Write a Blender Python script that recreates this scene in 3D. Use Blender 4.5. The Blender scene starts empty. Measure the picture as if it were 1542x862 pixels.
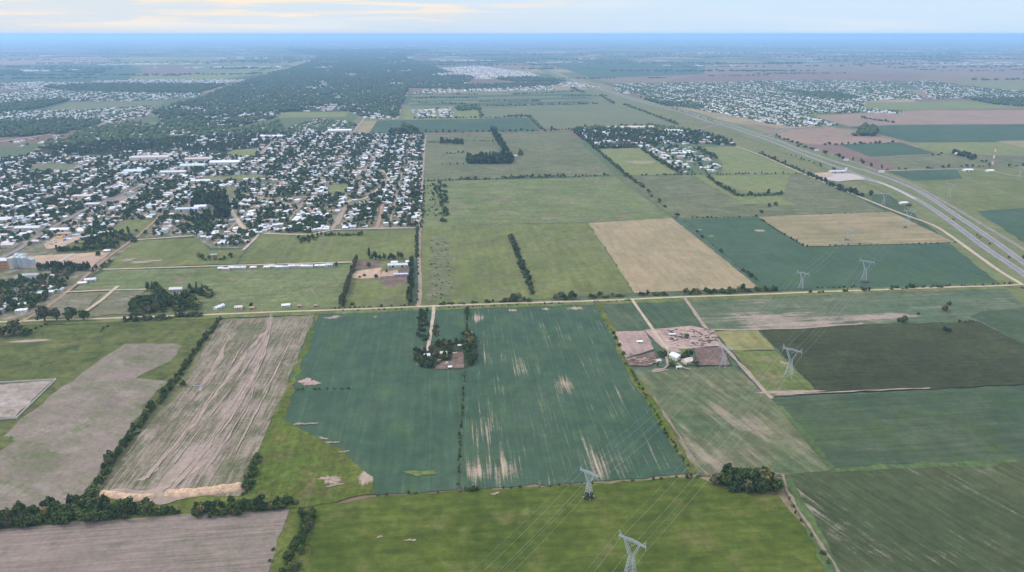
import bpy, bmesh, math, random
import numpy as np
from mathutils import Vector, Matrix
from mathutils.geometry import tessellate_polygon

R = math.radians
random.seed(11)
rng = np.random.default_rng(7)
scene = bpy.context.scene
COL = scene.collection

# ------------------------------------------------------------------ camera
IW, IH, FPX, CAMH, PITCH = 1542.0, 862.0, 1042.0, 320.0, R(20.02)
cam_data = bpy.data.cameras.new("camera")
cam = bpy.data.objects.new("camera", cam_data)
COL.objects.link(cam)
cam.location = (0, 0, CAMH)
cam.rotation_euler = (math.pi / 2 - PITCH, 0, 0)
cam_data.sensor_width = 36.0
cam_data.lens = 36.0 * FPX / IW
cam_data.clip_start = 1.0
cam_data.clip_end = 200000.0
scene.camera = cam

# ------------------------------------------------------------------ sky, sun, exposure
SUN_EL, SUN_AZ = R(42), R(-75)          # azimuth measured from +Y (north) clockwise; sun stands to the left
SKY_STRENGTH, SUN_STRENGTH, EXPOSURE, HAZE = 0.11, 2.3, 0.07, 6.7e-5
SAT = 0.93
ALB = 0.62                              # seen sRGB colour -> base colour
scene.view_settings.view_transform = 'Standard'
scene.view_settings.look = 'None'
scene.view_settings.gamma = 1.0
scene.view_settings.use_curve_mapping = False
scene.view_settings.exposure = EXPOSURE
scene.cycles.volume_bounces = 3
scene.cycles.max_bounces = 6
scene.cycles.diffuse_bounces = 3
scene.cycles.use_adaptive_sampling = True

def lin(c):
    c = c / 255.0
    return c / 12.92 if c <= 0.04045 else ((c + 0.055) / 1.055) ** 2.4

def C(r, g, b, k=None):
    k = ALB if k is None else k
    r, g, b = lin(r), lin(g), lin(b)
    y = .2126 * r + .7152 * g + .0722 * b
    r, g, b = (y + (q - y) * SAT for q in (r, g, b))
    return (min(r * k * 1.07, .9), min(g * k * .95, .9), min(b * k * .90, .9), 1.0)

class NT:
    """small helper to write node trees"""
    def __init__(self, tree):
        self.t = tree
    def n(self, kind, **kw):
        nd = self.t.nodes.new(kind)
        for k, v in kw.items():
            if k == 'ins':
                for i, val in v.items():
                    if hasattr(val, 'is_linked'):
                        self.t.links.new(val, nd.inputs[i])
                    else:
                        nd.inputs[i].default_value = val
            else:
                setattr(nd, k, v)
        return nd
    def math(self, op, a, b=0.0, clamp=False):
        return self.n('ShaderNodeMath', operation=op, use_clamp=clamp, ins={0: a, 1: b}).outputs[0]
    def vmul(self, v, s):
        return self.n('ShaderNodeVectorMath', operation='MULTIPLY', ins={0: v, 1: s}).outputs[0]
    def rot(self, v, ang):
        return self.n('ShaderNodeVectorRotate', rotation_type='Z_AXIS', ins={'Vector': v, 'Angle': ang}).outputs[0]
    def noise(self, v, scale=1.0, detail=3.0, rough=0.55, dist=0.0):
        return self.n('ShaderNodeTexNoise', ins={'Vector': v, 'Scale': scale, 'Detail': detail, 'Roughness': rough, 'Distortion': dist}).outputs[0]
    def ramp(self, f, lo, hi, a=0.0, b=1.0):
        return self.n('ShaderNodeMapRange', interpolation_type='SMOOTHSTEP', ins={0: f, 1: lo, 2: hi, 3: a, 4: b}).outputs[0]
    def mix(self, f, a, b, blend='MIX'):
        m = self.n('ShaderNodeMix', data_type='RGBA', blend_type=blend)
        for idx, v in ((0, f), (6, a), (7, b)):
            if hasattr(v, 'is_linked'):
                self.t.links.new(v, m.inputs[idx])
            else:
                m.inputs[idx].default_value = v
        return m.outputs[2]

world = bpy.data.worlds.new("World")
scene.world = world
world.use_nodes = True
wt = NT(world.node_tree)
world.node_tree.nodes.clear()
skytex = wt.n('ShaderNodeTexSky', sky_type='NISHITA', sun_disc=False, sun_elevation=SUN_EL, sun_rotation=SUN_AZ,
              altitude=320.0, air_density=1.0, dust_density=1.5, ozone_density=1.0)
tc = wt.n('ShaderNodeTexCoord').outputs['Generated']
sep = wt.n('ShaderNodeSeparateXYZ', ins={0: tc})
# a thin cloud deck: pale grey blue, with warm streaks low in the west
left = wt.ramp(wt.math('DIVIDE', sep.outputs[0], sep.outputs[1]), -0.75, 0.45, 1.0, 0.0)
base_cloud = wt.mix(left, (6.0, 7.65, 9.5, 1), (6.35, 7.1, 8.0, 1))
str1 = wt.noise(wt.vmul(tc, (5, 3, 95)), 1.0, 4.0, 0.55, 0.4)
str2 = wt.noise(wt.vmul(tc, (2.2, 2, 34)), 1.3, 3.0, 0.5, 0.2)
elev = wt.ramp(sep.outputs[2], 0.002, 0.016)
warm = wt.math('MULTIPLY', wt.math('MULTIPLY', wt.ramp(str1, 0.44, 0.62), wt.ramp(str2, 0.33, 0.55)), elev)
warm = wt.math('MULTIPLY', warm, wt.ramp(left, 0.02, 0.6))
cl = wt.mix(warm, base_cloud, (9.8, 8.1, 6.5, 1))
white = wt.math('MULTIPLY', wt.ramp(str2, 0.45, 0.75), 0.5)
cl = wt.mix(white, cl, (8.1, 8.6, 9.1, 1))
high = wt.ramp(sep.outputs[2], 0.06, 0.6)
cl = wt.mix(high, cl, (14.4, 15.5, 18.0, 1))
skycol = wt.mix(0.85, skytex.outputs[0], cl)
bg = wt.n('ShaderNodeBackground', ins={'Color': skycol, 'Strength': SKY_STRENGTH})
wo = wt.n('ShaderNodeOutputWorld')
world.node_tree.links.new(bg.outputs[0], wo.inputs[0])

sun_data = bpy.data.lights.new("sun", 'SUN')
sun_data.energy = SUN_STRENGTH
sun_data.angle = R(8)
sun_data.color = (1.0, 0.95, 0.87)
sun = bpy.data.objects.new("sun", sun_data)
COL.objects.link(sun)
sdir = Vector((math.sin(SUN_AZ) * math.cos(SUN_EL), math.cos(SUN_AZ) * math.cos(SUN_EL), math.sin(SUN_EL)))
sun.rotation_euler = sdir.to_track_quat('Z', 'Y').to_euler()

# ------------------------------------------------------------------ geometry helpers
CP, SP = math.cos(PITCH), math.sin(PITCH)
def P(x, y):
    """ground point seen at a pixel of the 1542x862 photograph"""
    a, b = (x - IW / 2) / FPX, (IH / 2 - y) / FPX
    dy, dz = CP + b * SP, -SP + b * CP
    t = CAMH / -dz
    return Vector((a * t, dy * t, 0.0))

def proj(v):
    x, y, z = v[0], v[1], v[2] - CAMH
    d = y * CP - z * SP
    u = y * SP + z * CP
    return (IW / 2 + FPX * x / d, IH / 2 - FPX * u / d, d)

GA = R(6.0)                               # the whole plain is laid out on one survey grid
GU, GV = Vector((math.cos(GA), math.sin(GA), 0)), Vector((-math.sin(GA), math.cos(GA), 0))

def tag(o, label=None, cat=None, group=None, kind=None):
    for k, v in (('label', label), ('category', cat), ('group', group), ('kind', kind)):
        if v:
            o[k] = v
    return o

def link_mesh(name, me, mat=None, parent=None):
    o = bpy.data.objects.new(name, me)
    COL.objects.link(o)
    if mat is not None and not me.materials:
        for m in (mat if isinstance(mat, (list, tuple)) else [mat]):
            me.materials.append(m)
    if parent is not None:
        o.parent = parent
    return o

def empty(name, loc=(0, 0, 0), rz=0.0):
    o = bpy.data.objects.new(name, None)
    COL.objects.link(o)
    o.location = loc
    o.rotation_euler = (0, 0, rz)
    o.empty_display_size = 1.0
    return o

class MB:
    def __init__(self):
        self.v, self.f, self.mi = [], [], []
    def face(self, pts, mi=0):
        k = len(self.v)
        self.v += [tuple(p) for p in pts]
        self.f.append(tuple(range(k, k + len(pts))))
        self.mi.append(mi)
    def box(self, c, s, rz=0.0, mi=0, bottom=False):
        cx, cy, cz = c
        sx, sy, sz = s[0] / 2, s[1] / 2, s[2] / 2
        co, si = math.cos(rz), math.sin(rz)
        def q(x, y, z):
            return (cx + x * co - y * si, cy + x * si + y * co, cz + z)
        k = len(self.v)
        self.v += [q(-sx, -sy, -sz), q(sx, -sy, -sz), q(sx, sy, -sz), q(-sx, sy, -sz), q(-sx, -sy, sz), q(sx, -sy, sz), q(sx, sy, sz), q(-sx, sy, sz)]
        fs = [(4, 5, 6, 7), (0, 1, 5, 4), (1, 2, 6, 5), (2, 3, 7, 6), (3, 0, 4, 7)] + ([(3, 2, 1, 0)] if bottom else [])
        for f in fs:
            self.f.append(tuple(k + i for i in f))
            self.mi.append(mi)
    def bar(self, a, b, w, w2=None, mi=0, n=4):
        a, b = Vector(a), Vector(b)
        d = b - a
        if d.length < 1e-6:
            return
        d.normalize()
        u = d.cross(Vector((0, 0, 1))) if abs(d.z) < .95 else d.cross(Vector((1, 0, 0)))
        u.normalize()
        v = d.cross(u)
        w2 = w if w2 is None else w2
        k = len(self.v)
        for p, r in ((a, w / 2), (b, w2 / 2)):
            for i in range(n):
                t = 2 * math.pi * (i + .5) / n
                self.v.append(tuple(p + u * (math.cos(t) * r * 1.2) + v * (math.sin(t) * r * 1.2)))
        for i in range(n):
            j = (i + 1) % n
            self.f.append((k + i, k + j, k + n + j, k + n + i)); self.mi.append(mi)
        self.f.append(tuple(k + n + i for i in range(n))); self.mi.append(mi)
        self.f.append(tuple(k + n - 1 - i for i in range(n))); self.mi.append(mi)
    def lathe(self, c, prof, n=16, mi=0):
        k = len(self.v)
        for r, z in prof:
            for i in range(n):
                t = 2 * math.pi * i / n
                self.v.append((c[0] + r * math.cos(t), c[1] + r * math.sin(t), c[2] + z))
        for a in range(len(prof) - 1):
            for i in range(n):
                j = (i + 1) % n
                self.f.append((k + a * n + i, k + a * n + j, k + (a + 1) * n + j, k + (a + 1) * n + i)); self.mi.append(mi)
    def mesh(self, name):
        me = bpy.data.meshes.new(name)
        me.from_pydata(self.v, [], self.f)
        if any(self.mi):
            me.polygons.foreach_set('material_index', self.mi)
        me.update()
        return me
    def build(self, name, mat, parent=None):
        return link_mesh(name, self.mesh(name), mat, parent)

# ------------------------------------------------------------------ materials
def new_mat(name, rough=0.9, spec=0.15):
    m = bpy.data.materials.new(name)
    m.use_nodes = True
    t = NT(m.node_tree)
    b = m.node_tree.nodes['Principled BSDF']
    b.inputs['Roughness'].default_value = rough
    b.inputs['Specular IOR Level'].default_value = spec
    return m, t, b

def plain(name, col, rough=0.8, spec=0.2, metal=0.0, var=0.25, scale=0.5):
    m, t, b = new_mat(name, rough, spec)
    b.inputs['Metallic'].default_value = metal
    pos = t.n('ShaderNodeNewGeometry').outputs['Position']
    nz = t.noise(pos, scale, 4.0, 0.6)
    f = t.ramp(nz, 0.3, 0.7, 1.0 - var, 1.0 + var * .6)
    c = t.n('ShaderNodeVectorMath', operation='SCALE', ins={0: col[:3], 3: f}).outputs[0]
    m.node_tree.links.new(c, b.inputs['Base Color'])
    return m

SOIL = C(176, 164, 150)
def field(name, a, b, soil=None, soil_lo=0.62, soil_hi=0.75, soilcol=SOIL, ang=6.0, sx=5.0, sy=70.0, blobs=(), big=110.0,
          clump=9.0, grain=0.22, rows=0.0, rowgap=6.0, tram=0.0, tramgap=22.0, c3=None, stripes=0.12, clumpy=0.0, stw=.46):
    """a field: two vegetation tints in large patches, clumps, row streaks, and bare soil where growth failed"""
    m, t, bs = new_mat(name, 0.95, 0.05)
    pos = t.n('ShaderNodeNewGeometry').outputs['Position']
    g = t.rot(pos, R(-ang))
    n1 = t.noise(pos, 1 / big, 5.0, 0.6, 0.3)
    n2 = t.noise(pos, 1 / clump, 5.0, 0.68)
    st = t.noise(t.vmul(g, (1 / sx, 1 / sy, 0)), 1.0, 4.0, 0.6)
    col = t.mix(t.ramp(n1, 0.36, 0.64), a, b)
    if c3 is not None:
        n4 = t.noise(pos, 1 / (big * .37), 5.0, 0.65, 0.6)
        col = t.mix(t.ramp(n4, 0.5, 0.68, 0, .85), col, c3)
    f = t.math('MULTIPLY', t.ramp(n2, 0.25, 0.75, 1 - grain, 1 + grain), t.ramp(st, 0.3, 0.7, 1 - stripes, 1 + stripes))
    if clumpy:
        n5 = t.noise(pos, 1 / 3.5, 3.0, 0.6)
        f = t.math('MULTIPLY', f, t.ramp(n5, 0.52, 0.68, 1.0, 1.0 - clumpy))
    if rows:
        wv = t.n('ShaderNodeTexWave', wave_type='BANDS', bands_direction='X', ins={'Vector': g, 'Scale': 0.314 / rowgap, 'Distortion': 1.5, 'Detail': 2.0, 'Detail Scale': .06}).outputs[1]
        f = t.math('MULTIPLY', f, t.ramp(wv, 0.2, 0.8, 1 - rows, 1 + rows))
    if tram:
        sp = t.n('ShaderNodeSeparateXYZ', ins={0: t.n('ShaderNodeVectorMath', operation='MULTIPLY_ADD', ins={0: t.n('ShaderNodeTexNoise', ins={'Vector': pos, 'Scale': .006}).outputs[1], 1: (14, 14, 0), 2: g}).outputs[0]})
        fr = t.math('FRACT', t.math('MULTIPLY', sp.outputs[0], 1 / tramgap))
        ln_ = t.ramp(t.math('ABSOLUTE', t.math('SUBTRACT', fr, .5)), 0.0, 1.6 / tramgap, 1.0, 0.0)
        brk = t.ramp(t.noise(pos, 1 / 45., 4.0, .6), .42, .62)
        f = t.math('MULTIPLY', f, t.math('ADD', 1.0, t.math('MULTIPLY', t.math('MULTIPLY', ln_, brk), tram)))
    mot = t.noise(pos, 1 / 26., 4.0, .62, .4)
    f = t.math('MULTIPLY', f, t.ramp(mot, .34, .66, 1 - grain * .55, 1 + grain * .55))
    fine = t.noise(pos, 0.42, 3.0, 0.7)
    f = t.math('MULTIPLY', f, t.ramp(fine, .3, .7, .93, 1.07))
    col = t.n('ShaderNodeVectorMath', operation='SCALE', ins={0: col, 3: f}).outputs[0]
    if soil is not None:
        n3 = t.noise(pos, 1 / 38.0, 6.0, 0.65, 0.5)
        s = t.math('ADD', t.math('ADD', t.math('MULTIPLY', st, stw), t.math('MULTIPLY', n3, .84 - stw)), t.math('MULTIPLY', t.noise(pos, 0.3, 5.0, .75), .16))
        s = t.math('ADD', s, soil)
        for (bx, by, rx, ry, w) in blobs:
            c = P(bx, by)
            dv = t.n('ShaderNodeVectorMath', operation='SUBTRACT', ins={0: pos, 1: (c.x, c.y, 0)}).outputs[0]
            dv = t.vmul(t.rot(dv, R(-ang)), (1 / rx, 1 / ry, 0))
            ln = t.n('ShaderNodeVectorMath', operation='LENGTH', ins={0: dv}).outputs['Value']
            s = t.math('ADD', s, t.ramp(ln, 0.0, 1.0, w, 0.0))
        col2 = t.n('ShaderNodeVectorMath', operation='SCALE', ins={0: soilcol[:3], 3: t.ramp(n2, 0.25, 0.75, .82, 1.16)}).outputs[0]
        col = t.mix(t.ramp(s, soil_lo, soil_hi), col, col2)
    m.node_tree.links.new(col, bs.inputs['Base Color'])
    return m

def foliage(name, cols, scale=0.13):
    m, t, b = new_mat(name, 0.85, 0.1)
    pos = t.n('ShaderNodeNewGeometry').outputs['Position']
    n1 = t.noise(pos, scale, 2.0, 0.5)
    n2 = t.noise(pos, 0.9, 3.0, 0.6)
    c = t.mix(t.ramp(n1, 0.38, 0.6), cols[0], cols[1])
    n3 = t.noise(pos, scale * .55, 1.0, 0.5)
    c = t.mix(t.ramp(n3, 0.56, 0.72), c, cols[2])
    c = t.n('ShaderNodeVectorMath', operation='SCALE', ins={0: c, 3: t.ramp(n2, 0.3, 0.7, .65, 1.35)}).outputs[0]
    m.node_tree.links.new(c, b.inputs['Base Color'])
    return m

M = {}
M['leaf'] = foliage('tree_foliage', [(0.0452, 0.0753, 0.0211, 1), (0.0732, 0.1047, 0.0267, 1), (0.0925, 0.1088, 0.0339, 1)])
M['leaf_dark'] = foliage('dark_foliage', [(0.0364, 0.0606, 0.0240, 1), (0.0537, 0.0797, 0.0267, 1), (0.0710, 0.0837, 0.0325, 1)])
M['leaf_brown'] = foliage('grey_brown_foliage', [(0.0860, 0.0900, 0.0438, 1), (0.1127, 0.1005, 0.0507, 1), (0.0774, 0.0879, 0.0366, 1)])
M['leaf_yellow'] = foliage('yellow_green_foliage', [(0.1544, 0.1458, 0.0451, 1), (0.1878, 0.1515, 0.0496, 1), (0.1209, 0.1235, 0.0360, 1)])
M['bush'] = foliage('bush_foliage', [(0.0452, 0.0753, 0.0211, 1), (0.0774, 0.1099, 0.0267, 1), (0.0989, 0.1130, 0.0339, 1)])
M['bark'] = plain('bark', (.085, .068, .052), .95, .05, scale=2.0)
M['steel'] = plain('galvanised_steel', (.36, .40, .42), .55, .4, 0.0, .12)
M['insul'] = plain('glass_insulator', (.30, .38, .36), .3, .5)
M['wire'] = plain('aluminium_cable', (.30, .32, .31), .6, .3)
M['asphalt'] = plain('asphalt', C(142, 144, 150)[:3], .9, .1, var=.12, scale=.05)
M['shoulder'] = plain('gravel_shoulder', C(150, 150, 140)[:3], .95, .05, var=.15, scale=.08)
M['paint'] = plain('road_paint', (.75, .75, .72), .7)
M['dirt'] = plain('pale_dirt', C(196, 186, 166)[:3], .95, .05, var=.16, scale=.12)
M['dirt2'] = plain('grey_dirt', C(172, 160, 146)[:3], .95, .05, var=.18, scale=.12)
M['track_soil'] = plain('worn_track_soil', C(152, 143, 126)[:3], .95, .05, var=.2, scale=.2)
M['red_dirt'] = plain('reddish_dirt', C(172, 149, 126)[:3], .95, .05, var=.16, scale=.12)
M['street'] = plain('dusty_street', C(150, 145, 140)[:3], .95, .05, var=.2, scale=.05)
M['concrete'] = plain('pale_concrete', C(194, 192, 188)[:3], .85, .1, var=.1, scale=.1)
M['white_wall'] = plain('white_wall', (.72, .71, .68), .85, .1, var=.12)
M['brick'] = plain('orange_brick', (.46, .24, .14), .9, .1, var=.15)
M['glass'] = plain('dark_window', (.05, .055, .06), .25, .5)
M['spoil'] = plain('orange_spoil', (.53, .36, .24), .95, .05, var=.22, scale=.35)
WALLC = [(.58, .56, .53), (.45, .42, .37), (.52, .45, .39), (.36, .36, .36), (.40, .25, .19)]
ROOFC = [(.60, .60, .61), (.47, .48, .50), (.29, .30, .32), (.50, .41, .37), (.38, .23, .17), (.40, .48, .58)]
ROOFN = ['white', 'light grey', 'dark grey', 'dull pink', 'terracotta', 'pale blue']
M['walls'] = [plain('house_wall', c, .9, .1, var=.12) for c in WALLC]
M['roofs'] = [plain('house_roof', c, .7, .25, var=.18, scale=.3) for c in ROOFC]

# ------------------------------------------------------------------ the ground, one sheet to the horizon
def ground_material():
    m, t, bs = new_mat('plain_ground', 0.95, 0.03)
    pos = t.n('ShaderNodeNewGeometry').outputs['Position']
    g = t.rot(pos, R(-6.0))
    wob = t.n('ShaderNodeTexNoise', ins={'Vector': pos, 'Scale': 1 / 2500., 'Detail': 2.0}).outputs['Color']
    gw = t.n('ShaderNodeVectorMath', operation='MULTIPLY_ADD', ins={0: wob, 1: (260, 260, 0), 2: g}).outputs[0]
    v1 = t.n('ShaderNodeTexVoronoi', distance='CHEBYCHEV', feature='F1', ins={'Vector': t.vmul(gw, (1 / 620., 1 / 900., 0)), 'Scale': 1.0, 'Randomness': .8})
    cellr = t.n('ShaderNodeSeparateColor', ins={0: v1.outputs['Color']}).outputs[0]
    rp = t.n('ShaderNodeValToRGB', ins={0: cellr})
    cr = rp.color_ramp
    cr.interpolation = 'CONSTANT'
    pal = [(0, C(98, 118, 84)), (.16, C(128, 132, 92)), (.3, C(84, 110, 92)), (.44, C(150, 138, 112)), (.56, C(110, 122, 84)), (.68, C(132, 112, 100)), (.8, C(76, 98, 72)), (.92, C(170, 158, 124))]
    cr.elements[0].position, cr.elements[0].color = pal[0]
    cr.elements[1].position, cr.elements[1].color = pal[1]
    for p_, c_ in pal[2:]:
        e = cr.elements.new(p_)
        e.color = c_
    n1 = t.noise(pos, 1 / 160., 6.0, 0.65, .4)
    col = t.mix(t.ramp(n1, .3, .7, 0, .45), rp.outputs[0], C(96, 112, 74))
    # farther out: woods and pale settlements mottle the plain
    n2 = t.noise(t.vmul(gw, (1 / 2600., 1 / 1500., 0)), 1.0, 8.0, .7, .3)
    dist = t.n('ShaderNodeVectorMath', operation='LENGTH', ins={0: pos}).outputs['Value']
    far = t.ramp(dist, 5500., 10000.)
    wood = t.math('MULTIPLY', t.ramp(n2, .48, .54), t.math('MULTIPLY', far, .8))
    col = t.mix(wood, col, (.03, .05, .03, 1))
    n3 = t.noise(t.vmul(gw, (1 / 900., 1 / 700., 0)), 1.0, 5.0, .7)
    pale = t.math('MULTIPLY', t.ramp(n3, .58, .66), t.math('MULTIPLY', far, .95))
    col = t.mix(pale, col, C(225, 215, 200))
    n4 = t.noise(pos, 1 / 11., 5.0, .65)
    col = t.n('ShaderNodeVectorMath', operation='SCALE', ins={0: col, 3: t.ramp(n4, .25, .75, .78, 1.22)}).outputs[0]
    m.node_tree.links.new(col, bs.inputs['Base Color'])
    return m

mb = MB()
rings = [0, 300, 700, 1200, 2000, 3200, 5200, 8500, 14000, 23000, 38000, 60000]
NS = 96
gv = [(0, 0, 0)]
gf = []
for r_ in rings[1:]:
    for i in range(NS):
        a_ = 2 * math.pi * i / NS
        gv.append((r_ * math.cos(a_), r_ * math.sin(a_), 0))
for i in range(NS):
    gf.append((0, 1 + i, 1 + (i + 1) % NS))
for k in range(len(rings) - 2):
    for i in range(NS):
        j = (i + 1) % NS
        gf.append((1 + k * NS + i, 1 + (k + 1) * NS + i, 1 + (k + 1) * NS + j, 1 + k * NS + j))
gme = bpy.data.meshes.new('ground')
gme.from_pydata(gv, [], gf)
tag(link_mesh('ground', gme, ground_material()), kind='structure')

# the air: one even box of pale haze round everything
hz = MB()
hz.box((0, 0, 165.0), (126000, 126000, 334.0), bottom=True)
hm = bpy.data.materials.new('haze')
hm.use_nodes = True
hm.node_tree.nodes.clear()
ht = NT(hm.node_tree)
pv = ht.n('ShaderNodeVolumePrincipled', ins={'Color': (.40, .66, 1.0, 1), 'Density': HAZE, 'Anisotropy': .25})
pv.inputs['Density Attribute'].default_value = ''
pv.inputs['Color Attribute'].default_value = ''
pv.inputs['Temperature Attribute'].default_value = ''
ho = ht.n('ShaderNodeOutputMaterial')
hm.node_tree.links.new(pv.outputs[0], ho.inputs['Volume'])
tag(hz.build('haze', hm), kind='stuff')

# ------------------------------------------------------------------ sheets: fields, patches, roads
LAYER = {}
def nextz(level):
    """every sheet gets its own height, so no two faces share a plane"""
    k = LAYER.get(level, 0)
    LAYER[level] = k + 1
    return level * 0.22 + 0.06 + (k % 60) * 0.0032

def ragged(pts, jit, step):
    out = []
    n = len(pts)
    for i in range(n):
        a, b = pts[i], pts[(i + 1) % n]
        L = (b - a).length
        k = max(1, min(60, int(L / step)))
        nrm = Vector((-(b - a).y, (b - a).x, 0)).normalized() if L > 0 else Vector()
        for q in range(k):
            p = a.lerp(b, q / k)
            if q:
                p = p + nrm * random.gauss(0, jit)
            out.append(p)
    return out

def sheet(name, px, mat, level=1, jit=0.8, step=9.0, ground=False):
    pts = [Vector((p[0], p[1], 0)) for p in px] if ground else [P(*p) for p in px]
    d = min(p.length for p in pts)
    pts = ragged(pts, jit, max(step, d / 90))
    z = nextz(level)
    me = bpy.data.meshes.new(name)
    me.from_pydata([(p.x, p.y, z) for p in pts], [], [tuple(t) for t in tessellate_polygon([pts])])
    me.validate()
    bm = bmesh.new(); bm.from_mesh(me)
    for f in bm.faces:
        if f.normal.z < 0:
            f.normal_flip()
    bm.to_mesh(me); bm.free()
    return tag(link_mesh(name, me, mat), kind='structure')

def blob(name, cx, cy, rx, ry, mat, level=2, rough=.35, ang=6.0, n=46):
    """an irregular patch lying on a field (radii in metres)"""
    c = P(cx, cy)
    ph = [random.random() * 6.28 for _ in range(6)]
    pts = []
    for i in range(n):
        t = 2 * math.pi * i / n
        r = 1 + rough * sum(math.sin((k + 2) * t + ph[k]) / (k + 1.6) for k in range(5)) + random.gauss(0, rough * .22)
        x, y = rx * r * math.cos(t), ry * r * math.sin(t)
        pts.append((c.x + x * math.cos(R(ang)) - y * math.sin(R(ang)), c.y + x * math.sin(R(ang)) + y * math.cos(R(ang))))
    return sheet(name, pts, mat, level, jit=.4, step=1e9, ground=True)

def smooth_path(pts, step=None):
    """Catmull-Rom through ground points"""
    out = []
    n = len(pts)
    for i in range(n - 1):
        p0, p1, p2, p3 = pts[max(i - 1, 0)], pts[i], pts[i + 1], pts[min(i + 2, n - 1)]
        L = (p2 - p1).length
        k = max(1, int(L / (step or max(8, p1.length / 60))))
        for q in range(k):
            t = q / k
            out.append(.5 * ((2 * p1) + (p2 - p0) * t + (2 * p0 - 5 * p1 + 4 * p2 - p3) * t * t + (3 * p1 - p0 - 3 * p2 + p3) * t ** 3))
    out.append(pts[-1])
    return out

def strip(name, px, width, mat, level=3, jit=0.25, ground=False, off=0.0, smooth=True, dash=None):
    pts = [Vector((p[0], p[1], 0)) for p in px] if ground else [P(*p) for p in px]
    pts = smooth_path(pts) if smooth and len(pts) > 2 else smooth_path([pts[0], pts[0].lerp(pts[-1], .5), pts[-1]]) if len(pts) == 2 else pts
    z = nextz(level)
    v, f = [], []
    for i, p in enumerate(pts):
        d = (pts[min(i + 1, len(pts) - 1)] - pts[max(i - 1, 0)]).normalized()
        nrm = Vector((-d.y, d.x, 0))
        for s in (-1, 1):
            q = p + nrm * (off + s * width / 2 + random.gauss(0, jit))
            v.append((q.x, q.y, z))
    for i in range(len(pts) - 1):
        f.append((2 * i, 2 * i + 1, 2 * i + 3, 2 * i + 2))
    me = bpy.data.meshes.new(name)
    me.from_pydata(v, [], [tuple(reversed(q)) for q in f])
    return tag(link_mesh(name, me, mat), kind='structure')

# --- field materials
soy = dict(a=C(67, 97, 77), b=C(77, 104, 83), grain=.12, clump=14, stripes=.10, tram=.22, tramgap=19.0, c3=C(76, 104, 70), big=70)
F_soy = field('soybean_crop', soil=-.14, blobs=[(463, 578, 15, 7, .45), (432, 640, 6, 10, .3), (548, 715, 16, 14, .2), (625, 472, 12, 8, .25), (565, 478, 6, 4, .4), (502, 478, 9, 5, .42), (640, 500, 8, 20, .2), (600, 535, 12, 8, .15)], **soy)
F_soy2 = field('striped_soybean_crop', stw=.60, soil=.008, soil_lo=.56, soil_hi=.72, sx=2.0, sy=75, ang=5.0, soilcol=C(186, 170, 150), blobs=[(715, 715, 14, 30, 0.161), (760, 710, 25, 30, 0.124), (890, 690, 16, 60, 0.068), (850, 660, 14, 60, 0.058), (930, 695, 16, 30, 0.075), (735, 640, 22, 50, 0.081), (852, 580, 16, 30, 0.155), (780, 560, 14, 30, 0.087), (865, 465, 14, 8, 0.248), (822, 466, 8, 6, 0.248), (772, 468, 10, 6, 0.248), (720, 480, 12, 22, 0.155), (733, 540, 10, 40, 0.124), (905, 705, 12, 30, 0.075)], **soy)
F_green = field('thin_green_crop', tram=.35, tramgap=16.0, a=C(76, 100, 76), b=C(92, 108, 80), soil=-.02, soil_lo=.6, soil_hi=.76, sx=5, sy=80, ang=14.0, grain=.16, soilcol=C(150, 144, 128), stripes=.14)
F_green2 = field('patchy_green_crop', tram=.35, tramgap=16.0, a=C(74, 90, 60), b=C(87, 98, 66), soil=.035, soil_lo=.58, soil_hi=.72, sx=4, sy=70, ang=28.0, grain=.16, soilcol=C(150, 143, 130), stripes=.16, blobs=[(1225, 775, 30, 70, .09), (1190, 740, 14, 14, .2), (1260, 690, 20, 12, .2)])
F_greenR = field('broad_green_crop', C(70, 92, 70), C(82, 100, 74), soil=.005, soil_lo=.6, soil_hi=.74, sx=60, sy=4.5, ang=6.0, grain=.15, soilcol=C(150, 143, 128), stripes=.14, c3=C(76, 102, 58))
F_faded = field('faded_pasture', C(90, 112, 78), C(112, 120, 88), soil=.06, soil_lo=.57, soil_hi=.74, ang=20, sx=6, sy=60, soilcol=C(156, 148, 130), grain=.2, blobs=[(1060, 690, 50, 50, .1), (1120, 640, 40, 50, .1)])
F_stub = field('stubble_green_strip', C(88, 112, 84), C(104, 118, 92), soil=.04, soil_lo=.57, soil_hi=.74, ang=6, sx=90, sy=6, soilcol=C(168, 158, 144), grain=.18, blobs=[(1150, 480, 90, 35, .16), (1250, 480, 120, 18, .12), (1330, 478, 60, 18, .22), (1200, 490, 120, 12, .2)])
F_dark = field('dark_maize_crop', C(64, 74, 50), C(72, 82, 53), ang=6, sx=40, sy=3.5, grain=.22, clump=6, stripes=.14, c3=C(78, 88, 58), big=160)
F_past = field('bright_pasture', C(79, 100, 35), C(93, 111, 41), c3=C(102, 107, 58), grain=.24, clump=7, big=70, ang=6, sx=30, sy=5, stripes=.16, clumpy=.12)
F_rough = field('rough_pasture', C(88, 110, 40), C(102, 116, 50), soil=-.05, soil_lo=.6, soil_hi=.72, c3=C(126, 116, 84), grain=.26, clump=6, big=50, blobs=[(500, 725, 14, 10, .35), (555, 720, 14, 16, .3), (450, 735, 22, 8, .15)], clumpy=.25)
F_soilA = field('bare_soil_with_weeds', C(152, 142, 133), C(138, 132, 119), soil=.05, soil_lo=.48, soil_hi=.70, soilcol=C(110, 120, 86), sx=26, sy=9, ang=-20, grain=.13, clump=4, c3=C(164, 156, 148), big=60, blobs=[(60, 690, 40, 25, .08), (200, 540, 30, 20, .08)])
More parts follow.
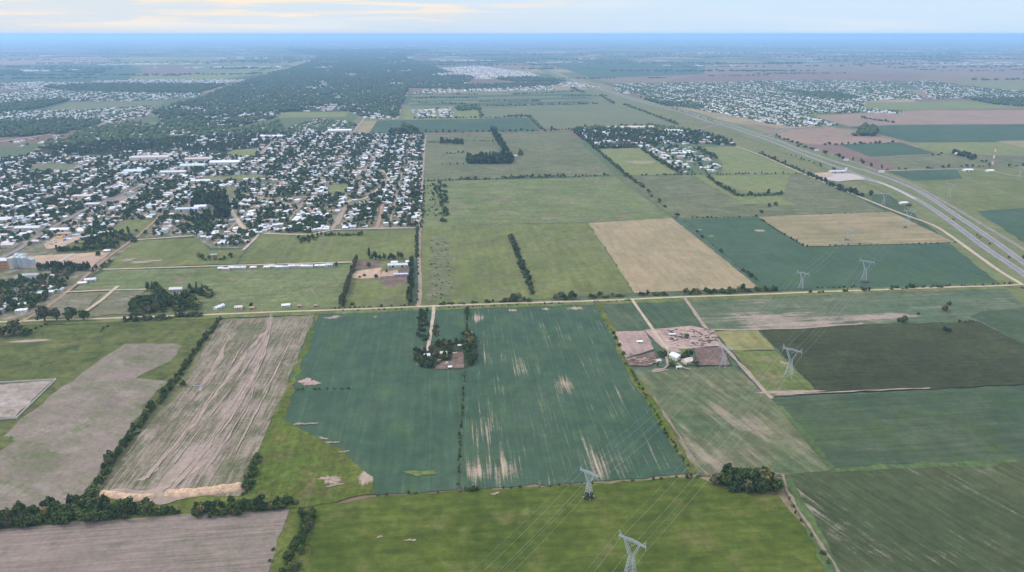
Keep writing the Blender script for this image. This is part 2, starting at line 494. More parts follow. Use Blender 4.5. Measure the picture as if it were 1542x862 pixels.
F_soilB = field('scraped_stripe_soil', C(104, 112, 80), C(124, 122, 98), c3=C(142, 136, 120), soil=.03, soil_lo=.47, soil_hi=.66, soilcol=C(168, 157, 147), sx=1.7, sy=34, ang=3.0, grain=.2, clump=3.5, big=30, stripes=.22, blobs=[(300, 690, 30, 60, .12), (360, 600, 14, 80, .1), (395, 520, 10, 90, .12), (380, 500, 40, 60, -.07), (345, 700, 14, 60, -.1)])
F_soilC = field('ploughed_soil', C(148, 138, 130), C(134, 129, 118), sx=60, sy=1.8, ang=6, grain=.1, stripes=.2, clump=4, c3=C(122, 122, 106), big=90)
F_dgreen = field('weedy_green_plot', C(92, 106, 54), C(106, 114, 64), c3=C(70, 92, 52), soil=-.05, soil_lo=.6, soil_hi=.72, grain=.24, clump=7, big=45, sx=50, sy=5, ang=6, blobs=[(55, 513, 40, 8, .3), (30, 515, 30, 5, .3), (75, 545, 10, 14, .2)], clumpy=.2)
F_n1 = field('dull_grassland', C(106, 117, 84), C(118, 126, 92), grain=.2, c3=C(126, 128, 102), big=150, sx=60, sy=7, ang=6, stripes=.16, clumpy=.2)
F_n2 = field('tussock_grassland', C(109, 127, 80), C(122, 137, 89), c3=C(130, 127, 104), grain=.2, big=120, sx=80, sy=7, ang=6, stripes=.14, soil=-.08, soil_lo=.55, soil_hi=.68, soilcol=C(140, 120, 104), blobs=[(870, 322, 110, 40, .2), (760, 325, 130, 60, .1)], clumpy=.28)
F_n3 = field('lush_grassland', C(108, 122, 70), C(122, 134, 80), c3=C(118, 122, 92), grain=.16, big=110, stripes=.1, ang=6, sx=8, sy=90, clumpy=.15)
F_tan = field('ripe_tan_field', C(168, 156, 124), C(156, 148, 116), c3=C(150, 150, 112), grain=.1, big=90, stripes=.1, ang=6, sx=8, sy=60, clump=6)
F_tan2 = field('banded_tan_field', C(160, 150, 116), C(148, 144, 108), c3=C(136, 136, 104), grain=.1, big=150, stripes=.16, ang=6, sx=150, sy=12)
F_teal = field('far_soybean_crop', C(70, 98, 77), C(80, 106, 83), c3=C(78, 108, 72), big=150, grain=.1, stripes=.06, soil=-.16, blobs=[(1145, 348, 26, 14, .5), (1052, 347, 16, 7, .5), (1072, 356, 14, 6, .5), (1255, 378, 60, 16, .1)], soilcol=C(178, 162, 150))
F_olive = field('olive_field', C(112, 124, 92), C(120, 130, 96), grain=.1, big=260, stripes=.05)
F_brown = field('far_fallow_field', C(160, 140, 124), C(150, 134, 118), grain=.1, big=260, stripes=.08, c3=C(140, 132, 112))
F_mauve = field('dark_fallow_field', C(134, 116, 106), C(126, 112, 100), grain=.1, big=300, stripes=.08)
F_ygreen = field('yellow_green_field', C(122, 138, 82), C(130, 140, 90), grain=.14, big=140, stripes=.1, c3=C(114, 130, 90))
F_plainE = field('open_brown_plain', C(142, 126, 108), C(132, 126, 104), c3=C(120, 118, 92), grain=.1, big=900, stripes=.1, sx=900, sy=120, ang=-8)
F_town = field('town_lots', C(104, 116, 80), C(128, 126, 104), soil=.0, soil_lo=.48, soil_hi=.62, soilcol=C(168, 158, 144), grain=.3, big=60, clump=8, sx=12, sy=20)
F_wood = field('forest_floor', C(58, 70, 46), C(66, 78, 51), grain=.3, big=160, c3=C(86, 95, 64))
F_yard = field('trampled_yard', C(186, 167, 158), C(166, 149, 141), soil=-.08, soil_lo=.52, soil_hi=.66, soilcol=C(120, 122, 92), grain=.16, big=30, clump=4, blobs=[(965, 535, 40, 14, .16)])
F_brownyard = field('muddy_yard', C(128, 110, 104), C(118, 104, 96), grain=.18, big=30, clump=4, c3=C(146, 130, 118))
F_lot = field('graded_tan_lot', C(196, 176, 152), C(184, 164, 142), grain=.1, big=50, clump=6, c3=C(190, 166, 146))
F_paleplot = field('pale_cleared_plot', C(168, 160, 152), C(140, 136, 116), soil=.08, soil_lo=.48, soil_hi=.62, soilcol=C(112, 118, 88), grain=.14, big=30, clump=5, sx=30, sy=5)
F_bareplot = field('bare_pale_plot', C(178, 173, 166), C(160, 152, 142), soil=.0, soil_lo=.55, soil_hi=.68, soilcol=C(118, 120, 92), grain=.14, big=30, clump=5, sx=26, sy=5, c3=C(142, 138, 118), blobs=[(20, 620, 20, 10, .1)])
F_verge = field('roadside_verge', C(100, 120, 62), C(114, 128, 72), grain=.22, big=60, clump=6, c3=C(132, 128, 96))
F_edge = field('field_edge_grass', C(84, 112, 64), C(94, 116, 70), grain=.2, big=30, clump=5, c3=C(80, 104, 72))
F_hwy = field('highway_verge', C(114, 126, 82), C(124, 134, 92), grain=.12, big=160, c3=C(106, 126, 70))
F_strawplot = field('straw_plot', C(148, 148, 96), C(136, 140, 88), grain=.12, big=40, c3=C(124, 132, 84))
F_peach = field('far_pale_suburb', C(206, 184, 162), C(180, 164, 148), grain=.3, big=150, clump=40)

# --- south of the dirt road
sheet('field', [(-260, 500), (0, 487), (130, 482), (335, 478), (320, 495), (270, 575), (205, 645), (130, 750), (90, 780), (-300, 800)], F_dgreen)
sheet('field', [(187, 519), (262, 518), (274, 522), (255, 545), (205, 570), (252, 575), (235, 590), (195, 648), (150, 712), (125, 752), (60, 772), (-120, 800), (-170, 765), (0, 664), (28, 635), (84, 591), (110, 575), (150, 543)], F_soilA, 2, jit=1.2)
blob('grass_patch', 2, 668, 10, 9, F_dgreen, 3)
sheet('bare_ground', [(0, 580), (80, 574), (24, 629), (-60, 632), (-60, 583)], F_bareplot, 3)
sheet('field', [(332, 483), (474, 475), (425, 600), (395, 665), (372, 725), (365, 748), (148, 750), (165, 720), (210, 655), (275, 590), (300, 540)], F_soilB, 2)
strip('track', [(409, 472), (400, 510), (388, 548), (360, 600), (325, 655), (290, 700), (245, 745)], 5, M['dirt2'], 3, jit=1.3)
M['rut'] = plain('pale_rut', C(178, 166, 155)[:3], .95, .05, var=.2, scale=.25)
for px_ in ([(408, 474), (398, 512), (385, 550), (356, 602), (322, 656), (287, 700), (246, 742)], [(412, 474), (404, 512), (393, 550), (366, 602), (331, 656), (295, 700), (258, 742)], [(404, 500), (372, 552), (338, 600), (300, 650), (262, 700)], [(386, 560), (378, 600), (350, 650), (318, 700)], [(366, 520), (330, 580), (270, 665), (222, 722)], [(425, 540), (392, 610), (350, 690)], [(440, 510), (412, 570), (372, 650), (340, 715)]):
    strip('track', px_, 1.0, M['rut'], 5, jit=.45)
strip('track', [(400, 500), (350, 560), (290, 640), (215, 725)], 4, M['dirt2'], 3, jit=1.3)
strip('track', [(345, 505), (330, 540), (300, 590)], 3, M['dirt2'], 3, jit=1.0)
sheet('bare_ground', [(150, 740), (235, 735), (280, 690), (310, 700), (265, 735), (280, 752), (240, 762), (160, 752)], M['dirt2'], 3, jit=1.5, step=5)
sheet('field', [(478, 472), (703, 464), (697, 560), (690, 738), (567, 747), (470, 690), (424, 632), (445, 570)], F_soy, 2)
sheet('pasture', [(474, 475), (480, 474), (426, 633), (470, 655), (520, 685), (562, 720), (566, 745), (460, 765), (360, 772), (372, 725), (395, 665), (424, 600)], F_rough, 3, jit=1.4)
sheet('field', [(705, 463), (896, 457), (925, 510), (945, 560), (1000, 650), (1040, 714), (860, 729), (692, 737), (699, 560)], F_soy2, 2)
sheet('verge', [(895, 456), (903, 456), (932, 508), (955, 560), (985, 600), (1050, 712), (1040, 716), (1000, 652), (943, 560), (924, 512)], F_rough, 3, jit=1.0)
sheet('field', [(902, 456), (950, 453), (981, 496), (925, 502)], F_green, 2)
sheet('field', [(957, 453), (1029, 449), (1064, 497), (985, 495)], F_green, 2)
sheet('field', [(1030, 449), (1800, 420), (1800, 600), (1560, 532), (1475, 486), (1300, 490), (1142, 498), (1065, 499)], F_stub, 2)
sheet('field', [(1480, 470), (1800, 440), (1800, 620), (1545, 522), (1478, 485), (1460, 478)], F_greenR, 3)
sheet('field', [(1144, 498), (1300, 489), (1475, 486), (1560, 530), (1800, 640), (1800, 565), (1542, 580), (1235, 594), (1190, 540)], F_dark, 3)
sheet('field', [(1144, 498), (1475, 486), (1545, 522), (1640, 560), (1640, 576), (1542, 580), (1235, 594), (1190, 545)], F_dark, 4)
sheet('field', [(1076, 500), (1141, 498), (1168, 528), (1101, 529)], F_strawplot, 3)
sheet('pasture', [(1103, 530), (1168, 529), (1236, 594), (1162, 599)], F_verge, 3)
blob('bare_patch', 1190, 592, 26, 4, M['dirt2'], 4)
sheet('pasture', [(953, 560), (1105, 552), (1162, 602), (1250, 710), (1182, 718), (1050, 718), (990, 610)], F_faded, 2)
sheet('field', [(1162, 602), (1560, 580), (1800, 575), (1800, 690), (1542, 694), (1250, 709)], F_greenR, 2)
sheet('field', [(1178, 716), (1250, 709), (1542, 693), (1800, 690), (1800, 1010), (1310, 1010), (1260, 862)], F_green2, 2)
sheet('grass_strip', [(1250, 706), (1340, 701), (1542, 692), (1800, 682), (1800, 690), (1542, 697), (1400, 706), (1250, 712)], F_edge, 3, jit=1.5)
sheet('grass_strip', [(1170, 612), (1178, 612), (1256, 704), (1248, 710)], F_edge, 3, jit=1.0)
sheet('grass_strip', [(1180, 722), (1192, 722), (1262, 850), (1275, 905), (1262, 905)], F_edge, 3, jit=1.0)
sheet('pasture', [(478, 762), (567, 749), (690, 740), (860, 731), (1050, 719), (1090, 735), (1170, 745), (1215, 800), (1262, 862), (1310, 1010), (380, 1010), (460, 862)], F_past, 2)
sheet('field', [(-160, 812), (0, 798), (200, 782), (290, 775), (400, 767), (436, 768), (425, 800), (405, 862), (340, 1010), (-300, 1010)], F_soilC, 2, jit=1.3)
sheet('pasture', [(430, 770), (480, 760), (462, 862), (390, 1010), (330, 1010), (405, 862)], F_rough, 1)
sheet('pasture', [(-200, 800), (0, 760), (130, 745), (370, 745), (480, 752), (480, 772), (290, 790), (0, 805), (-200, 820)], F_rough, 1)
for (x, y, a, b_) in ((502, 479, 8, 4), (745, 745, 3, 1.2), (572, 810, 1.5, 1), (620, 815, 3, 1), (1180, 548, 4, 3)):
    blob('bare_patch', x, y, a, b_, M['dirt2'], 4, rough=.6)
blob('bare_patch', 465, 577, 8, 7, F_yard, 4, rough=.5)
for (x, y, a, b_) in ((455, 640, 6, 2), (487, 662, 3, 1.5), (500, 668, 4, 1.2), (518, 682, 3, 1), (498, 722, 6, 3), (505, 732, 5, 1.5)):
    blob('bare_patch', x, y, a, b_, M['dirt2'], 5, rough=.8)
blob('grass_patch', 634, 714, 10, 4, F_verge, 4, rough=.5)

# farm among the soybeans, and the cattle farm on the right
sheet('yard', [(632, 530), (650, 515), (700, 517), (716, 520), (714, 552), (690, 558), (640, 556), (622, 545)], F_wood, 3)
sheet('yard', [(656, 553), (668, 546), (680, 545), (682, 533), (697, 531), (698, 545), (699, 555), (676, 557), (654, 557)], F_brownyard, 4)
sheet('field', [(657, 468), (700, 466), (701, 515), (660, 519)], F_soy, 3)
sheet('yard', [(926, 501), (970, 499), (985, 527), (942, 540), (932, 520)], F_yard, 4, jit=.6)
sheet('yard', [(970, 498), (1040, 492), (1075, 499), (1090, 522), (1060, 524), (1020, 530), (998, 526)], F_yard, 4, jit=.6)
sheet('yard', [(942, 541), (985, 531), (990, 545), (975, 553), (948, 552)], F_brownyard, 4, jit=.5)
sheet('yard', [(1046, 526), (1088, 524), (1100, 552), (1050, 552)], F_brownyard, 5, jit=.4)
sheet('yard', [(1000, 526), (1040, 526), (1052, 551), (1010, 552)], F_verge, 4)
sheet('yard', [(999, 524), (1018, 524), (1026, 532), (1010, 533)], M['dirt2'], 5)
blob('bare_patch', 992, 559, 9, 3, M['dirt2'], 4)

for k in range(95):
    x, y = random.uniform(1008, 1084), random.uniform(497, 523)
    if x > 1060 and y > 518 or x < 996 + (y - 497) * .9:
        continue
    blob('bare_patch', x, y, random.uniform(.7, 3.0), random.uniform(.5, 1.8), random.choice((F_brownyard, F_wood, M['bark'], M['bark'], M['concrete'], M['dirt'])), 6, rough=.6)
for k in range(26):
    blob('bare_patch', random.uniform(945, 988), random.uniform(541, 551), random.uniform(.8, 3), random.uniform(.6, 1.8), random.choice((M['dirt2'], F_brownyard, F_wood, M['bark'], M['red_dirt'])), 6, rough=.6)
for k in range(22):
    blob('bare_patch', random.uniform(625, 698), random.uniform(522, 556), random.uniform(.8, 2.6), random.uniform(.6, 2), random.choice((M['dirt2'], F_brownyard, M['dirt'], M['bark'])), 6, rough=.6)
strip('track', [(1006, 528), (1003, 540), (1006, 552), (1000, 557), (985, 559)], 2.6, M['dirt2'], 6, jit=.4)
strip('track', [(1020, 549), (1030, 556), (1040, 558)], 2.4, M['dirt2'], 6, jit=.4)
# --- north of the dirt road, by the town
sheet('town_ground', [(-700, 240), (0, 238), (60, 232), (140, 236), (180, 232), (260, 228), (330, 232), (400, 222), (440, 190), (480, 178), (545, 186), (535, 203), (640, 203), (632, 345), (500, 347), (470, 354), (392, 352), (370, 374), (318, 374), (290, 356), (215, 360), (180, 385), (95, 447), (40, 482), (-300, 490), (-900, 420)], F_town, 1)
sheet('pasture', [(205, 363), (300, 359), (316, 378), (370, 376), (355, 398), (160, 405), (172, 392)], F_n3, 2)
blob('bare_patch', 217, 395, 20, 6, M['dirt2'], 3, rough=.6); blob('bare_patch', 192, 392, 12, 5, M['dirt2'], 3, rough=.6)
sheet('pasture', [(392, 353), (631, 346), (626, 392), (526, 397), (358, 398)], F_n3, 2)
sheet('pasture', [(158, 408), (400, 402), (532, 399), (512, 466), (310, 472), (230, 440), (150, 440), (110, 437)], F_n2, 2)
sheet('field', [(82, 446), (152, 443), (128, 470), (45, 480)], F_paleplot, 3)
sheet('field', [(165, 441), (218, 439), (200, 474), (136, 477)], F_paleplot, 3)
sheet('yard', [(528, 396), (622, 393), (618, 460), (516, 466)], F_n3, 3)
sheet('yard', [(534, 410), (575, 404), (572, 420), (531, 420)], F_lot, 4)
sheet('yard', [(573, 408), (620, 404), (617, 428), (600, 430), (588, 435), (574, 428)], F_brownyard, 4)
sheet('yard', [(576, 410), (600, 408), (598, 417), (572, 418)], F_lot, 5)
sheet('yard', [(536, 396), (572, 394), (572, 404), (535, 406)], F_brownyard, 4)
sheet('graded_lot', [(92, 384), (168, 380), (135, 405), (70, 404)], F_lot, 3)
sheet('graded_lot', [(45, 386), (92, 384), (72, 403), (30, 405)], F_lot, 2)
strip('path', [(110, 383), (80, 400)], 5, M['concrete'], 4)
sheet('vehicle_yard', [(66, 368), (82, 357), (130, 354), (118, 362), (90, 374), (70, 376)], F_lot, 3)
sheet('pasture', [(182, 333), (238, 330), (214, 350), (165, 352)], F_n3, 2)
sheet('pasture', [(95, 372), (180, 352), (190, 360), (150, 380), (85, 382)], F_rough, 2)
sheet('pasture', [(50, 250), (75, 248), (120, 249), (110, 256), (48, 258)], F_olive, 2)
sheet('pasture', [(305, 268), (390, 264), (400, 268), (300, 276)], F_ygreen, 2)
sheet('pasture', [(318, 288), (355, 284), (340, 296), (300, 297)], F_ygreen, 2)
sheet('pasture', [(352, 226), (392, 224), (380, 236), (340, 232)], F_ygreen, 2)
sheet('pasture', [(497, 281), (520, 278), (518, 290), (496, 291)], F_ygreen, 2)
sheet('paved_plaza', [(140, 310), (185, 293), (196, 300), (160, 318), (135, 322)], M['street'], 2)

# --- north of the dirt road, open land
sheet('pasture', [(640, 204), (856, 198), (926, 263), (636, 273)], F_n1, 1)
sheet('pasture', [(636, 274), (926, 266), (1013, 329), (885, 335), (632, 341)], F_n2, 1)
sheet('pasture', [(632, 341), (885, 336), (955, 442), (628, 461)], F_n3, 1)
sheet('scrub_strip', [(652, 360), (676, 358), (680, 454), (642, 456)], F_n1, 2, jit=2)
sheet('field', [(886, 336), (1012, 329), (1143, 434), (956, 442)], F_tan, 2)
sheet('pasture', [(930, 266), (1040, 264), (1108, 300), (1142, 326), (1018, 329)], F_n1, 1)
sheet('pasture', [(1042, 264), (1058, 264), (1110, 296), (1170, 296), (1200, 310), (1120, 308)], F_ygreen, 2)
sheet('pasture', [(1058, 264), (1210, 261), (1335, 320), (1142, 326), (1128, 312), (1170, 300), (1160, 293), (1110, 294)], F_n1, 1)
sheet('pasture', [(1062, 266), (1190, 264), (1180, 290), (1120, 290)], F_ygreen, 2)
sheet('field', [(1030, 331), (1140, 328), (1212, 373), (1438, 367), (1520, 427), (1165, 439), (1146, 432)], F_teal, 2)
sheet('field', [(1140, 327), (1342, 320), (1438, 366), (1212, 372)], F_tan2, 3)
sheet('pasture', [(1060, 222), (1106, 221), (1212, 262), (1086, 263), (1088, 246)], F_ygreen, 1)
sheet('pasture', [(898, 225), (982, 222), (1032, 262), (944, 265)], F_ygreen, 1)
blob('bare_patch', 965, 245, 30, 30, F_tan, 2)
sheet('field', [(720, 163), (955, 158), (1012, 189), (858, 195), (814, 193), (794, 178), (725, 178)], F_olive, 1)
sheet('field', [(568, 182), (794, 178), (812, 198), (556, 201)], F_teal, 2)
sheet('field', [(548, 183), (568, 182), (556, 201), (534, 203)], F_tan2, 2)
sheet('field', [(622, 142), (850, 135), (905, 137), (950, 157), (720, 162), (612, 163)], F_olive, 1)
for y0, y1 in ((145, 147.5), (151, 153), (156.5, 159)):
    sheet('field', [(618, y0 + 1), (880, y0 - 4), (895, y1 - 4), (616, y1 + 1)], F_teal, 2)
sheet('field', [(615, 164), (720, 162), (725, 180), (605, 181)], F_ygreen, 1)
sheet('pasture', [(424, 170), (525, 169), (520, 177), (412, 178)], F_ygreen, 2)
sheet('pasture', [(860, 128), (905, 135), (830, 136), (828, 128)], F_tan2, 1)
sheet('field', [(640, 104), (720, 99), (800, 110), (815, 115), (790, 120), (690, 119)], F_peach, 1)
sheet('pasture', [(60, 168), (105, 154), (250, 152), (240, 160), (140, 166)], F_olive, 1)
sheet('pasture', [(225, 172), (300, 165), (285, 172), (230, 176)], F_ygreen, 1)
sheet('pasture', [(225, 185), (280, 183), (275, 192), (230, 192)], F_ygreen, 1)

# --- east of the highway
sheet('field', [(1160, 205), (1192, 195), (1250, 192), (1358, 214), (1240, 219), (1205, 217)], F_brown, 1)
sheet('field', [(1208, 219), (1262, 218), (1350, 252), (1330, 259)], F_mauve, 2)
sheet('field', [(1262, 218), (1356, 215), (1412, 232), (1310, 238)], F_teal, 1)
sheet('field', [(1312, 239), (1412, 233), (1800, 236), (1800, 252), (1352, 254)], F_n1, 1)
sheet('pasture', [(1330, 259), (1352, 255), (1800, 252), (1800, 310), (1470, 320), (1420, 296)], F_n3, 1)
sheet('field', [(1335, 258), (1440, 256), (1450, 270), (1375, 273)], F_teal, 2)
sheet('field', [(1462, 319), (1542, 314), (1800, 305), (1800, 420), (1560, 372)], F_teal, 1)
sheet('field', [(1225, 175), (1400, 166), (1800, 166), (1800, 186), (1350, 188), (1278, 191)], F_brown, 1)
sheet('field', [(1280, 191), (1350, 189), (1800, 186), (1800, 212), (1372, 215)], F_teal, 1)
sheet('field', [(1374, 215), (1800, 213), (1800, 235), (1414, 232)], F_ygreen, 1)
sheet('field', [(1500, 213), (1560, 212), (1600, 222), (1540, 222)], F_tan2, 2)
sheet('field', [(1300, 156), (1450, 152), (1560, 164), (1400, 165), (1230, 174), (1200, 173)], F_ygreen, 1)
sheet('plain', [(1062, 98), (1300, 94), (1800, 92), (1800, 142), (1542, 138), (1420, 124), (1370, 122), (925, 126), (890, 119), (1062, 112)], F_plainE, 1)
sheet('field', [(1060, 112), (1240, 108), (1390, 112), (1380, 122), (1000, 123)], F_mauve, 2)
sheet('field', [(830, 97), (940, 94), (1060, 98), (1060, 112), (892, 118)], F_teal, 1)
sheet('field', [(1370, 122), (1500, 124), (1800, 130), (1800, 143), (1542, 139), (1420, 124)], F_ygreen, 2)
# --- far west
sheet('field', [(-400, 102), (0, 99), (185, 97), (214, 108), (190, 121), (0, 126), (-400, 128)], F_teal, 1)
sheet('field', [(210, 101), (300, 99), (290, 112), (216, 112)], F_mauve, 1)
sheet('field', [(204, 112), (290, 112), (380, 104), (432, 98), (395, 112), (330, 120), (192, 121)], F_ygreen, 1)
sheet('field', [(-200, 91), (60, 88), (150, 85), (180, 96), (0, 98), (-200, 100)], F_brown, 1)
sheet('field', [(180, 90), (300, 86), (310, 98), (200, 100)], F_ygreen, 1)
sheet('field', [(300, 93), (420, 95), (410, 104), (296, 111)], F_olive, 1)

# forest floors
WBIG = [(228, 168), (300, 149), (335, 135), (385, 118), (432, 105), (470, 93), (480, 84), (560, 79), (612, 82), (612, 89), (660, 104), (715, 118), (700, 126), (640, 129), (617, 131), (599, 176), (545, 176), (525, 168), (430, 169), (410, 180), (380, 186), (340, 197), (300, 200), (250, 190)]
sheet('forest_floor', WBIG, F_wood, 2, jit=4)
W5 = [(40, 236), (62, 222), (95, 212), (130, 198), (200, 182), (232, 192), (262, 182), (310, 195), (340, 199), (420, 184), (430, 200), (400, 220), (330, 230), (250, 226), (190, 231), (120, 234)]
sheet('forest_floor', W5, F_wood, 2, jit=3)
W6 = [(860, 196), (882, 192), (940, 191), (1000, 191), (1060, 200), (1100, 214), (1108, 220), (1060, 217), (1000, 214), (985, 222), (900, 224), (880, 211)]
sheet('forest_floor', W6, F_wood, 2, jit=2)
W2 = [(-100, 187), (0, 186), (100, 181), (152, 183), (148, 190), (100, 201), (40, 206), (-100, 209)]
sheet('forest_floor', W2, F_wood, 2, jit=3)
W1 = [(-60, 166), (40, 153), (104, 150), (100, 154), (60, 163), (0, 172), (-60, 178)]
sheet('forest_floor', W1, F_wood, 2, jit=3)
W3 = [(62, 131), (130, 128), (190, 127), (340, 127), (320, 135), (295, 141), (200, 141), (110, 138)]
sheet('forest_floor', W3, F_wood, 2, jit=4)

# --- roads
strip('road', [(-160, 490), (0, 486), (65, 483.5), (140, 481.5), (190, 479.5), (310, 475.2), (400, 471.5), (520, 467.3), (650, 462.2), (704, 460.2), (780, 457.6), (900, 454), (1021, 448.6), (1100, 446), (1176, 443), (1246, 440), (1325, 437.5), (1437, 433.2), (1489, 432), (1540, 429.5)], 4.6, M['dirt'], 4)
strip('verge', [(-160, 491), (0, 487), (140, 482.5), (310, 476), (520, 468), (704, 461), (900, 455), (1100, 447), (1246, 441), (1437, 434), (1540, 430)], 22, F_verge, 3, jit=1.2)
strip('lane', [(630, 462), (633, 440), (632, 408), (631, 385), (633, 340), (636, 272), (641, 204)], 5.0, M['dirt2'], 3)
strip('lane', [(653, 462), (652, 480), (647, 512), (643, 530)], 3.8, M['dirt'], 4)
strip('lane', [(952, 452.5), (962, 468), (978, 490), (1000, 521), (1006, 528)], 3.8, M['dirt'], 5)
strip('track', [(1030, 449), (1065, 498), (1088, 522), (1110, 545), (1140, 578), (1163, 602)], 4.2, M['dirt2'], 5, jit=.6)
strip('track', [(1178, 716), (1185, 740), (1208, 778), (1235, 820), (1262, 862), (1290, 930)], 2.2, M['track_soil'], 4, jit=.6)
strip('track', [(985, 600), (1010, 640), (1048, 700), (1066, 716), (1120, 712), (1182, 716)], 1.9, M['track_soil'], 4, jit=.8)
strip('track', [(1066, 498), (1142, 497.5), (1220, 494), (1300, 489)], 4, M['dirt2'], 5, jit=.8)
strip('track', [(1168, 597), (1236, 593), (1400, 586)], 2.2, M['dirt2'], 5, jit=.6)
strip('street', [(20, 492), (60, 470), (95, 446), (135, 412), (165, 387), (200, 362), (222, 344), (250, 318)], 4.6, M['red_dirt'], 4)
strip('street', [(163, 343), (190, 325)], 6, M['red_dirt'], 3)
strip('street', [(-120, 470), (-30, 405), (20, 381), (60, 355), (100, 332), (145, 308), (190, 291), (262, 252), (300, 238)], 9, M['street'], 4)
strip('street', [(94, 441.5), (160, 438.5), (220, 437)], 4, M['dirt'], 5)
strip('street', [(178, 432), (155, 452), (130, 470)], 5, M['dirt'], 6)
strip('street', [(155, 406.5), (270, 403), (391, 399.5), (530, 395.5)], 5, M['dirt'], 3)
strip('street', [(205, 362), (240, 359.5), (290, 356)], 5, M['dirt'], 3)
strip('street', [(391, 352), (382, 362), (367, 377)], 5, M['dirt'], 3)
strip('street', [(322, 285), (330, 296), (346, 316), (358, 333), (370, 348)], 8, M['dirt'], 3)
strip('street', [(370, 348), (395, 352), (470, 353.5), (500, 347), (632, 343.5)], 6, M['dirt'], 3)
strip('street', [(500, 347), (511, 326), (522, 312)], 7, M['dirt2'], 3)
strip('street', [(566, 345), (574, 325), (577, 308), (598, 300)], 7, M['red_dirt'], 3)
strip('street', [(510, 258), (573, 257), (585, 272), (570, 285), (548, 300), (500, 307)], 8, M['dirt'], 3)
strip('street', [(365, 292), (400, 300), (440, 309), (500, 318), (560, 300)], 8, M['dirt2'], 3)
strip('street', [(230, 300), (250, 290), (266, 280)], 8, M['dirt'], 3)
strip('street', [(285, 312), (300, 296), (315, 282)], 8, M['street'], 3)
strip('street', [(390, 235), (410, 215), (422, 204)], 10, M['dirt2'], 3)
strip('street', [(530, 203), (540, 190), (548, 180)], 9, M['dirt2'], 4)
strip('street', [(598, 180), (605, 160), (617, 131)], 9, M['dirt2'], 4)
strip('street', [(534, 202), (560, 201.5), (640, 202), (812, 198.5), (860, 196)], 8, M['dirt2'], 3)
strip('street', [(486, 128), (505, 113)], 16, M['dirt2'], 4)
strip('street', [(-60, 222), (0, 214), (60, 205), (120, 196), (165, 184), (205, 170), (260, 160), (300, 148), (360, 127)], 20, M['dirt2'], 4)
strip('street', [(390, 186), (410, 170), (440, 150)], 14, F_olive, 4)

HL = [(1640, 489), (1542, 414), (1485, 375), (1435, 337.5), (1401, 313.5), (1373, 297), (1350, 286), (1323, 275), (1287, 262), (1262, 253), (1214, 235), (1170, 217), (1141, 206.5), (1100, 192.5), (1061, 182), (1028, 170), (986, 160), (944, 147.8), (913, 138), (882, 128), (861, 121), (830, 108), (805, 99)]
HR = [(1640, 470), (1542, 397), (1485, 355.5), (1435, 322), (1401, 299), (1373, 283.5), (1340, 270), (1300, 257), (1262, 245.5), (1214, 229.2), (1170, 212), (1141, 202), (1100, 188.5), (1061, 178.5), (1028, 167), (986, 157.3), (944, 145.6), (913, 136), (882, 126.3), (861, 119.5), (830, 106.8), (805, 98)]
mid = [(1640, 479), (1542, 405.5), (1485, 365), (1435, 330), (1401, 306), (1373, 290), (1345, 277.5), (1303, 263), (1262, 249)] + [(a, b_ + 2.5) for a, b_ in HR[9:]]
strip('verge', mid, 120, F_hwy, 2, jit=2)
strip('highway', HL, 13.5, M['shoulder'], 3)
strip('highway', HL, 9.5, M['asphalt'], 4, jit=.05)
strip('highway', HR, 13.5, M['shoulder'], 3)
strip('highway', HR, 9.5, M['asphalt'], 4, jit=.05)
for hh in (HL, HR):
    for o_ in (-4.2, 4.2):
        strip('lane_marking', hh, .25, M['paint'], 5, jit=0, off=o_)
strip('road', [(1640, 440), (1542, 377), (1481, 340), (1429, 309), (1377, 280), (1340, 265), (1290, 246), (1240, 229), (1200, 216), (1160, 204)], 8, M['street'], 3)
strip('road', [(1540, 430), (1502, 407), (1455, 373), (1424, 351), (1403, 339), (1356, 322), (1299, 299), (1250, 279), (1207, 261), (1142, 233), (1108, 221)], 6, M['dirt'], 3)
strip('road', [(1378, 301), (1345, 284), (1322, 275), (1300, 271), (1270, 272)], 8, M['concrete'], 5)
sheet('forecourt', [(1222, 262), (1262, 259), (1286, 263), (1304, 270), (1262, 274.5), (1240, 271)], M['concrete'], 4)
sheet('forecourt', [(1222, 262), (1250, 261), (1255, 266), (1238, 269)], F_lot, 5)
strip('ramp', [(1088, 187), (1068, 192), (1042, 197), (1030, 198)], 12, M['street'], 4)
strip('ramp', [(1154, 206), (1170, 200), (1191, 194), (1220, 192.5), (1260, 191)], 12, M['street'], 4)
strip('ramp', [(1100, 188), (1140, 189), (1170, 194), (1160, 200), (1140, 203)], 9, M['street'], 4)
strip('road', [(1330, 258), (1400, 256), (1470, 255), (1520, 264), (1560, 268)], 8, M['dirt2'], 3)
strip('road', [(1310, 238), (1420, 233), (1600, 236)], 5, M['dirt2'], 3)
strip('road', [(1120, 125), (1150, 131), (1190, 135), (1240, 137)], 26, M['concrete'], 3)

